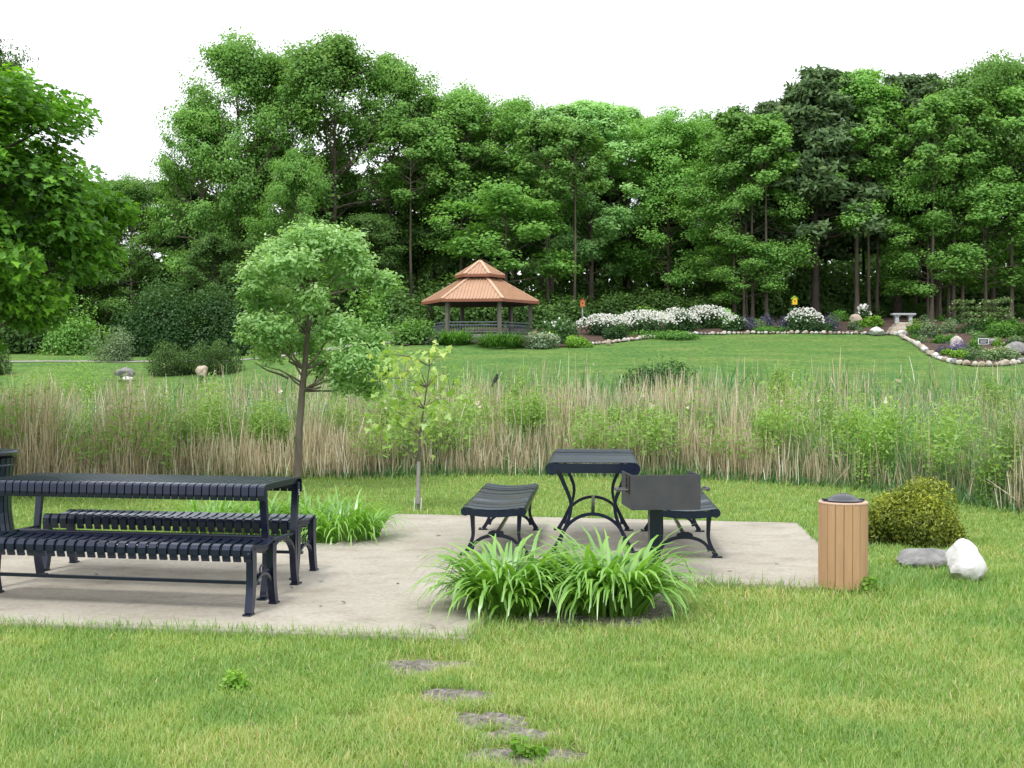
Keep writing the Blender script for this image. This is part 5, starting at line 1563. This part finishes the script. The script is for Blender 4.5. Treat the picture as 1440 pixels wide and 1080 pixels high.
for i in range(46):
    px = 520 + 960 * (i + rr.uniform(.1, .9)) / 46
    Y = rr.uniform(79.5, 83.0); x = (px - CX) / F * Y; lo = px > 1080
    sz = rr.uniform(.28, .5) if lo else rr.uniform(.5, .85)
    t = thing('edge_bush', 'mid green bush growing along the foot of the wood behind the flower bed', 'shrub', (x, Y, zgf(x, Y) - .05), rr.uniform(0, 6), 'bushes along the foot of the wood', (sz * 1.1, sz, sz * rr.uniform(.7, 1.1)))
    link('foliage', UG[i % 3], M['oak'] if i % 3 else M['oakdark'], t)


for i in range(11):
    px = 545 + 270 * (i + rr.uniform(.1, .9)) / 11
    Y = rr.uniform(72.5, 77); x = (px - CX) / F * Y; sz = rr.uniform(.5, .8)
    t = thing('edge_bush', 'dark leafy bush seen behind the gazebo posts', 'shrub', (x, Y, zgf(x, Y) - .05), rr.uniform(0, 6), 'bushes behind the gazebo', (sz, sz, sz * rr.uniform(.7, 1.0)))
    link('foliage', UG[i % 3], M['oakdark'] if i % 2 else M['oak'], t)
FP = [shrub_mesh(970 + i, .8, .7, .42, 420, .10, lumps=3, lumpy=.92, fill=.05, up=.6) for i in range(4)]
FL = [('lilyfar', 'low mid green perennial in the mulch of the garden bed'), ('lime', 'low bright green perennial in the mulch of the garden bed'), ('greygreen', 'low grey-green perennial in the mulch of the garden bed'), ('shrubdark', 'low dark green perennial in the mulch of the garden bed')]
FM = {}
for i in range(120):
    px, py = rr.uniform(1040, 1440), rr.uniform(452, 508)
    p = gp(px, py)
    if not inpoly(np.array([p.x]), np.array([p.y]), BEDPOLY)[0] or not inpoly(np.array([p.x]), np.array([p.y - 1.0]), BEDPOLY)[0] or 1238 < px < 1280: continue
    j, (mt, lab) = i % 4, FL[rr.choice([0, 0, 1, 2, 3, 3])]
    if (j, mt) not in FM:
        me = FP[j].copy(); me.materials.clear(); me.materials.append(M[mt]); FM[(j, mt)] = me
    o = link('perennial', FM[(j, mt)], None); o.location = (p.x, p.y, p.z + .02); o.rotation_euler = (0, 0, rr.uniform(0, 6)); k = rr.uniform(.6, 1.25); o.scale = (k, k, k)
    tag(o, lab, 'plant', 'low perennials filling the garden bed')


def far_wood():
    r = np.random.default_rng(950); N = 60000
    x = r.uniform(-62, 62, N); y = r.uniform(105, 118, N)
    top = 6.5 + 4.0 * fbm(x, y * 0, 6, 3)
    z = zg(x, y) + top * r.random(N) ** .8
    V, Fc = leaves(np.stack([x, y, z], 1), r.normal(size=(N, 3)) + [0, -.4, .5], .62 * r.uniform(.6, 1.3, N), KITE, r)
    o = link('distant_wood', fast_mesh('distant_wood', V, Fc, np.clip(.4 + r.normal(size=N) * .2, 0, 1)), M['oakdark'])  # low-albedo leaves put the wood's interior shade into the colour
    tag(o, 'dark mass of the wood behind the tree trunks', 'wood', kind='stuff')


far_wood()

# ================================================================== LIGHT, SKY, CAMERA
SUN_EL, SUN_AZ = math.radians(58), math.radians(205)     # azimuth clockwise from +Y: behind the viewer, to the left
w = bpy.data.worlds.new('World'); S.world = w; w.use_nodes = True
nt = w.node_tree; nt.nodes.clear(); N = nt.nodes.new; L = nt.links.new
sky = N('ShaderNodeTexSky'); sky.sky_type = 'NISHITA'; sky.sun_disc = False
sky.sun_elevation = SUN_EL; sky.sun_rotation = SUN_AZ; sky.air_density = 1.0; sky.dust_density = 2.0
tc = N('ShaderNodeTexCoord'); sx = N('ShaderNodeSeparateXYZ'); L(tc.outputs['Generated'], sx.inputs[0])
nz = N('ShaderNodeTexNoise'); nz.inputs['Scale'].default_value = 2.2; nz.inputs['Detail'].default_value = 5; L(tc.outputs['Generated'], nz.inputs['Vector'])
cloud = ramp(nt, sx.outputs[2], [(0, (.70, .71, .73)), (.25, (.80, .81, .825)), (1, (1.0, 1.0, 1.0))])
sc = N('ShaderNodeMix'); sc.data_type = 'RGBA'; sc.blend_type = 'MULTIPLY'; sc.inputs[0].default_value = 1
cl2 = ramp(nt, nz.outputs[0], [(.3, (19.0, 19.2, 19.6)), (.7, (21.8, 21.8, 22.0))])
L(cloud.outputs[0], sc.inputs[6]); L(cl2.outputs[0], sc.inputs[7])
mx = N('ShaderNodeMix'); mx.data_type = 'RGBA'; mx.inputs[0].default_value = .92
L(sky.outputs[0], mx.inputs[6]); L(sc.outputs[2], mx.inputs[7])
bg = N('ShaderNodeBackground'); bg.inputs[1].default_value = .1; L(mx.outputs[2], bg.inputs[0])
wo = N('ShaderNodeOutputWorld'); L(bg.outputs[0], wo.inputs[0])

sd = bpy.data.lights.new('sun', 'SUN'); sd.energy = 2.4; sd.angle = math.radians(11); sd.color = (1, .965, .91)
so = bpy.data.objects.new('sun', sd); COL.objects.link(so)
dirv = Vector((math.sin(SUN_AZ) * math.cos(SUN_EL), math.cos(SUN_AZ) * math.cos(SUN_EL), math.sin(SUN_EL)))
so.rotation_euler = dirv.to_track_quat('Z', 'Y').to_euler(); so.location = (0, 0, 60)

cd = bpy.data.cameras.new('camera'); cd.sensor_width = 36; cd.lens = 36 * F / 1440; cd.clip_start = .1; cd.clip_end = 3000
co = bpy.data.objects.new('camera', cd); COL.objects.link(co)
co.location = (0, 0, CAMH); co.rotation_euler = (PI / 2 - math.atan((540 - HZ) / F), 0, 0)
S.camera = co
S.view_settings.view_transform = 'Standard'; S.view_settings.look = 'None'; S.view_settings.exposure = 0; S.view_settings.gamma = 1
S.render.engine = 'CYCLES'
S.cycles.max_bounces = 6; S.cycles.diffuse_bounces = 3; S.cycles.glossy_bounces = 2; S.cycles.transmission_bounces = 4
S.cycles.use_denoising = True
S.render.resolution_x = 1024; S.render.resolution_y = 768
